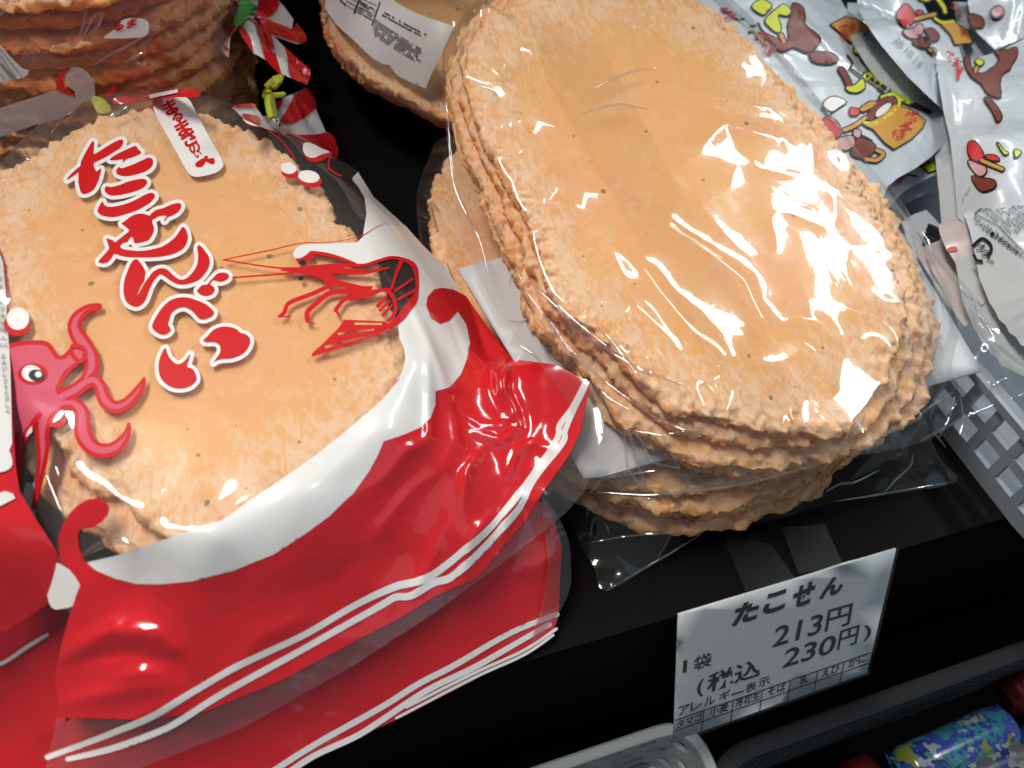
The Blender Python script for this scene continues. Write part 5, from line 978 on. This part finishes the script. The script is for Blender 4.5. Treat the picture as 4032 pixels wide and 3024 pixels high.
# white basket
w0 = gp(1128, 1676); w1 = gp(1440, 1574)
wb_ = empty('white_basket', (.05, 0, -.26), 'white plastic basket at the bottom edge, oval holes along its wall', 'basket')
yw = (w0[1] + w1[1]) / 2
pth = rounded([(w0[0] - .10, yw), (w1[0] + .012, yw), (w1[0] + .004, yw - .16)], .016)
lattice('side_wall', pth, zb - .06, zb - .004, 4, .0155, .0095, .0055, BASKET_W, wb_, band=.004, rim=.006, oval=True)
rimtube('rim', pth, zb, .0045, .004, BASKET_W, wb_)
def tube(name, label, cat, a, b, r, mat, group=None, ends=True, parent=None):
    a, b = np.asarray(a), np.asarray(b); d = (b - a) / np.linalg.norm(b - a); u = np.cross(d, (0, 0, 1)); u /= np.linalg.norm(u); w = np.cross(u, d)
    prof = [(-.06, .25), (-.03, .55), (0.0, .86), (.04, 1.0), (.2, 1.02), (.5, 1.0), (.8, 1.02), (.96, 1.0), (1.0, .86), (1.03, .55), (1.06, .25)]
    V, Fc, n = [], [], 28; Ln = np.linalg.norm(b - a)
    for s, k in prof:
        for i in range(n):
            t = 2 * math.pi * i / n; fl = .25 if k < .5 else 1
            V.append(a + d * Ln * s + (u * math.cos(t) + w * math.sin(t) * (fl if s < 0 or s > 1 else 1)) * r * (k if fl == 1 else .95))
    for j in range(len(prof) - 1):
        for i in range(n): Fc.append((j * n + i, j * n + (i + 1) % n, (j + 1) * n + (i + 1) % n, (j + 1) * n + i))
    o = mesh_obj(name, V, Fc, mat, parent)
    if label: tag(o, label, cat, group)
    return o
def wrap_mat(name, cols, scale, seed):
    m, nt, out = new_mat(name); b = N(nt, 'ShaderNodeBsdfPrincipled', Roughness=.18); b.inputs['Coat Weight'].default_value = .6; b.inputs['Coat Roughness'].default_value = .04
    tc = N(nt, 'ShaderNodeTexCoord'); vo = N(nt, 'ShaderNodeTexVoronoi', Scale=scale); mp = N(nt, 'ShaderNodeMapping'); mp.inputs['Location'].default_value = (seed, seed * .7, 0)
    L(nt, tc.outputs['Object'], mp.inputs[0]); nz = N(nt, 'ShaderNodeTexNoise', Scale=scale * 1.4); L(nt, mp.outputs[0], nz.inputs['Vector'])
    va = N(nt, 'ShaderNodeMix', _data_type='VECTOR'); va.inputs[0].default_value = .02; L(nt, mp.outputs[0], va.inputs[4]); L(nt, nz.outputs['Color'], va.inputs[5]); L(nt, va.outputs[1], vo.inputs['Vector'])
    sp = N(nt, 'ShaderNodeSeparateColor'); L(nt, vo.outputs['Color'], sp.inputs[0]); cr_ = N(nt, 'ShaderNodeValToRGB'); cr_.color_ramp.interpolation = 'CONSTANT'
    el = cr_.color_ramp.elements
    while len(el) < len(cols): el.new(.5)
    for i, c in enumerate(cols): el[i].position = i / len(cols); el[i].color = (*c, 1)
    L(nt, sp.outputs[0], cr_.inputs[0]); L(nt, cr_.outputs[0], b.inputs['Base Color']); L(nt, b.outputs[0], out.inputs[0]); return m
BLUE = wrap_mat('blue_foil_print', [(.03, .05, .30), (.04, .08, .38), (.03, .20, .26), (.05, .24, .28), (.33, .36, .38), (.02, .03, .20), (.04, .22, .28), (.20, .24, .04)], 150., 2.)
BLUE2 = wrap_mat('grey_blue_foil_print', [(.02, .03, .16), (.10, .11, .12), (.22, .24, .24), (.03, .05, .22), (.3, .32, .32)], 150., 5.)
REDW = pbr('red_wrapper', (.12, .008, .008), .4)
g = lambda px, py, z: at(*(np.array((px, py)) * PS), z)
tube('stick_snack', 'blue and teal foil stick snack in the dark basket, farthest from the front', 'snack', g(1955, 1668, -.13), g(2170, 1570, -.13), .0105, BLUE, 'foil stick snacks')
tube('stick_snack', 'dark blue foil stick snack at the bottom right corner of the photo', 'snack', g(2060, 1700, -.132), g(2270, 1605, -.132), .0105, BLUE2, 'foil stick snacks')
tube('stick_snack', 'dim red wrapped stick snack near the right end of the blue one', 'snack', g(2175, 1500, -.15), g(2300, 1440, -.15), .010, REDW, 'foil stick snacks')
tube('stick_snack', 'small red wrapper left of the blue foil stick', 'snack', g(1840, 1685, -.15), g(1885, 1665, -.15), .008, REDW, 'foil stick snacks')
WRP = wrap_mat('pink_wrapper_print', [(.40, .38, .42), (.45, .06, .12), (.30, .28, .33), (.5, .5, .52), (.35, .10, .16)], 160., 9.)
for k, (x, y) in enumerate(((1290, 1668), (1385, 1640), (1440, 1622))):
    tube('wrapped_sweet', ['pink and white wrapped sweet, leftmost of three in the white basket', 'pink and white wrapped sweet, middle of three in the white basket', 'pink and white wrapped sweet, rightmost of three in the white basket'][k], 'sweet', g(x - 30, y + 45, -.150), g(x + 45, y + 15, -.145), .011, WRP, 'sweets in the white basket')
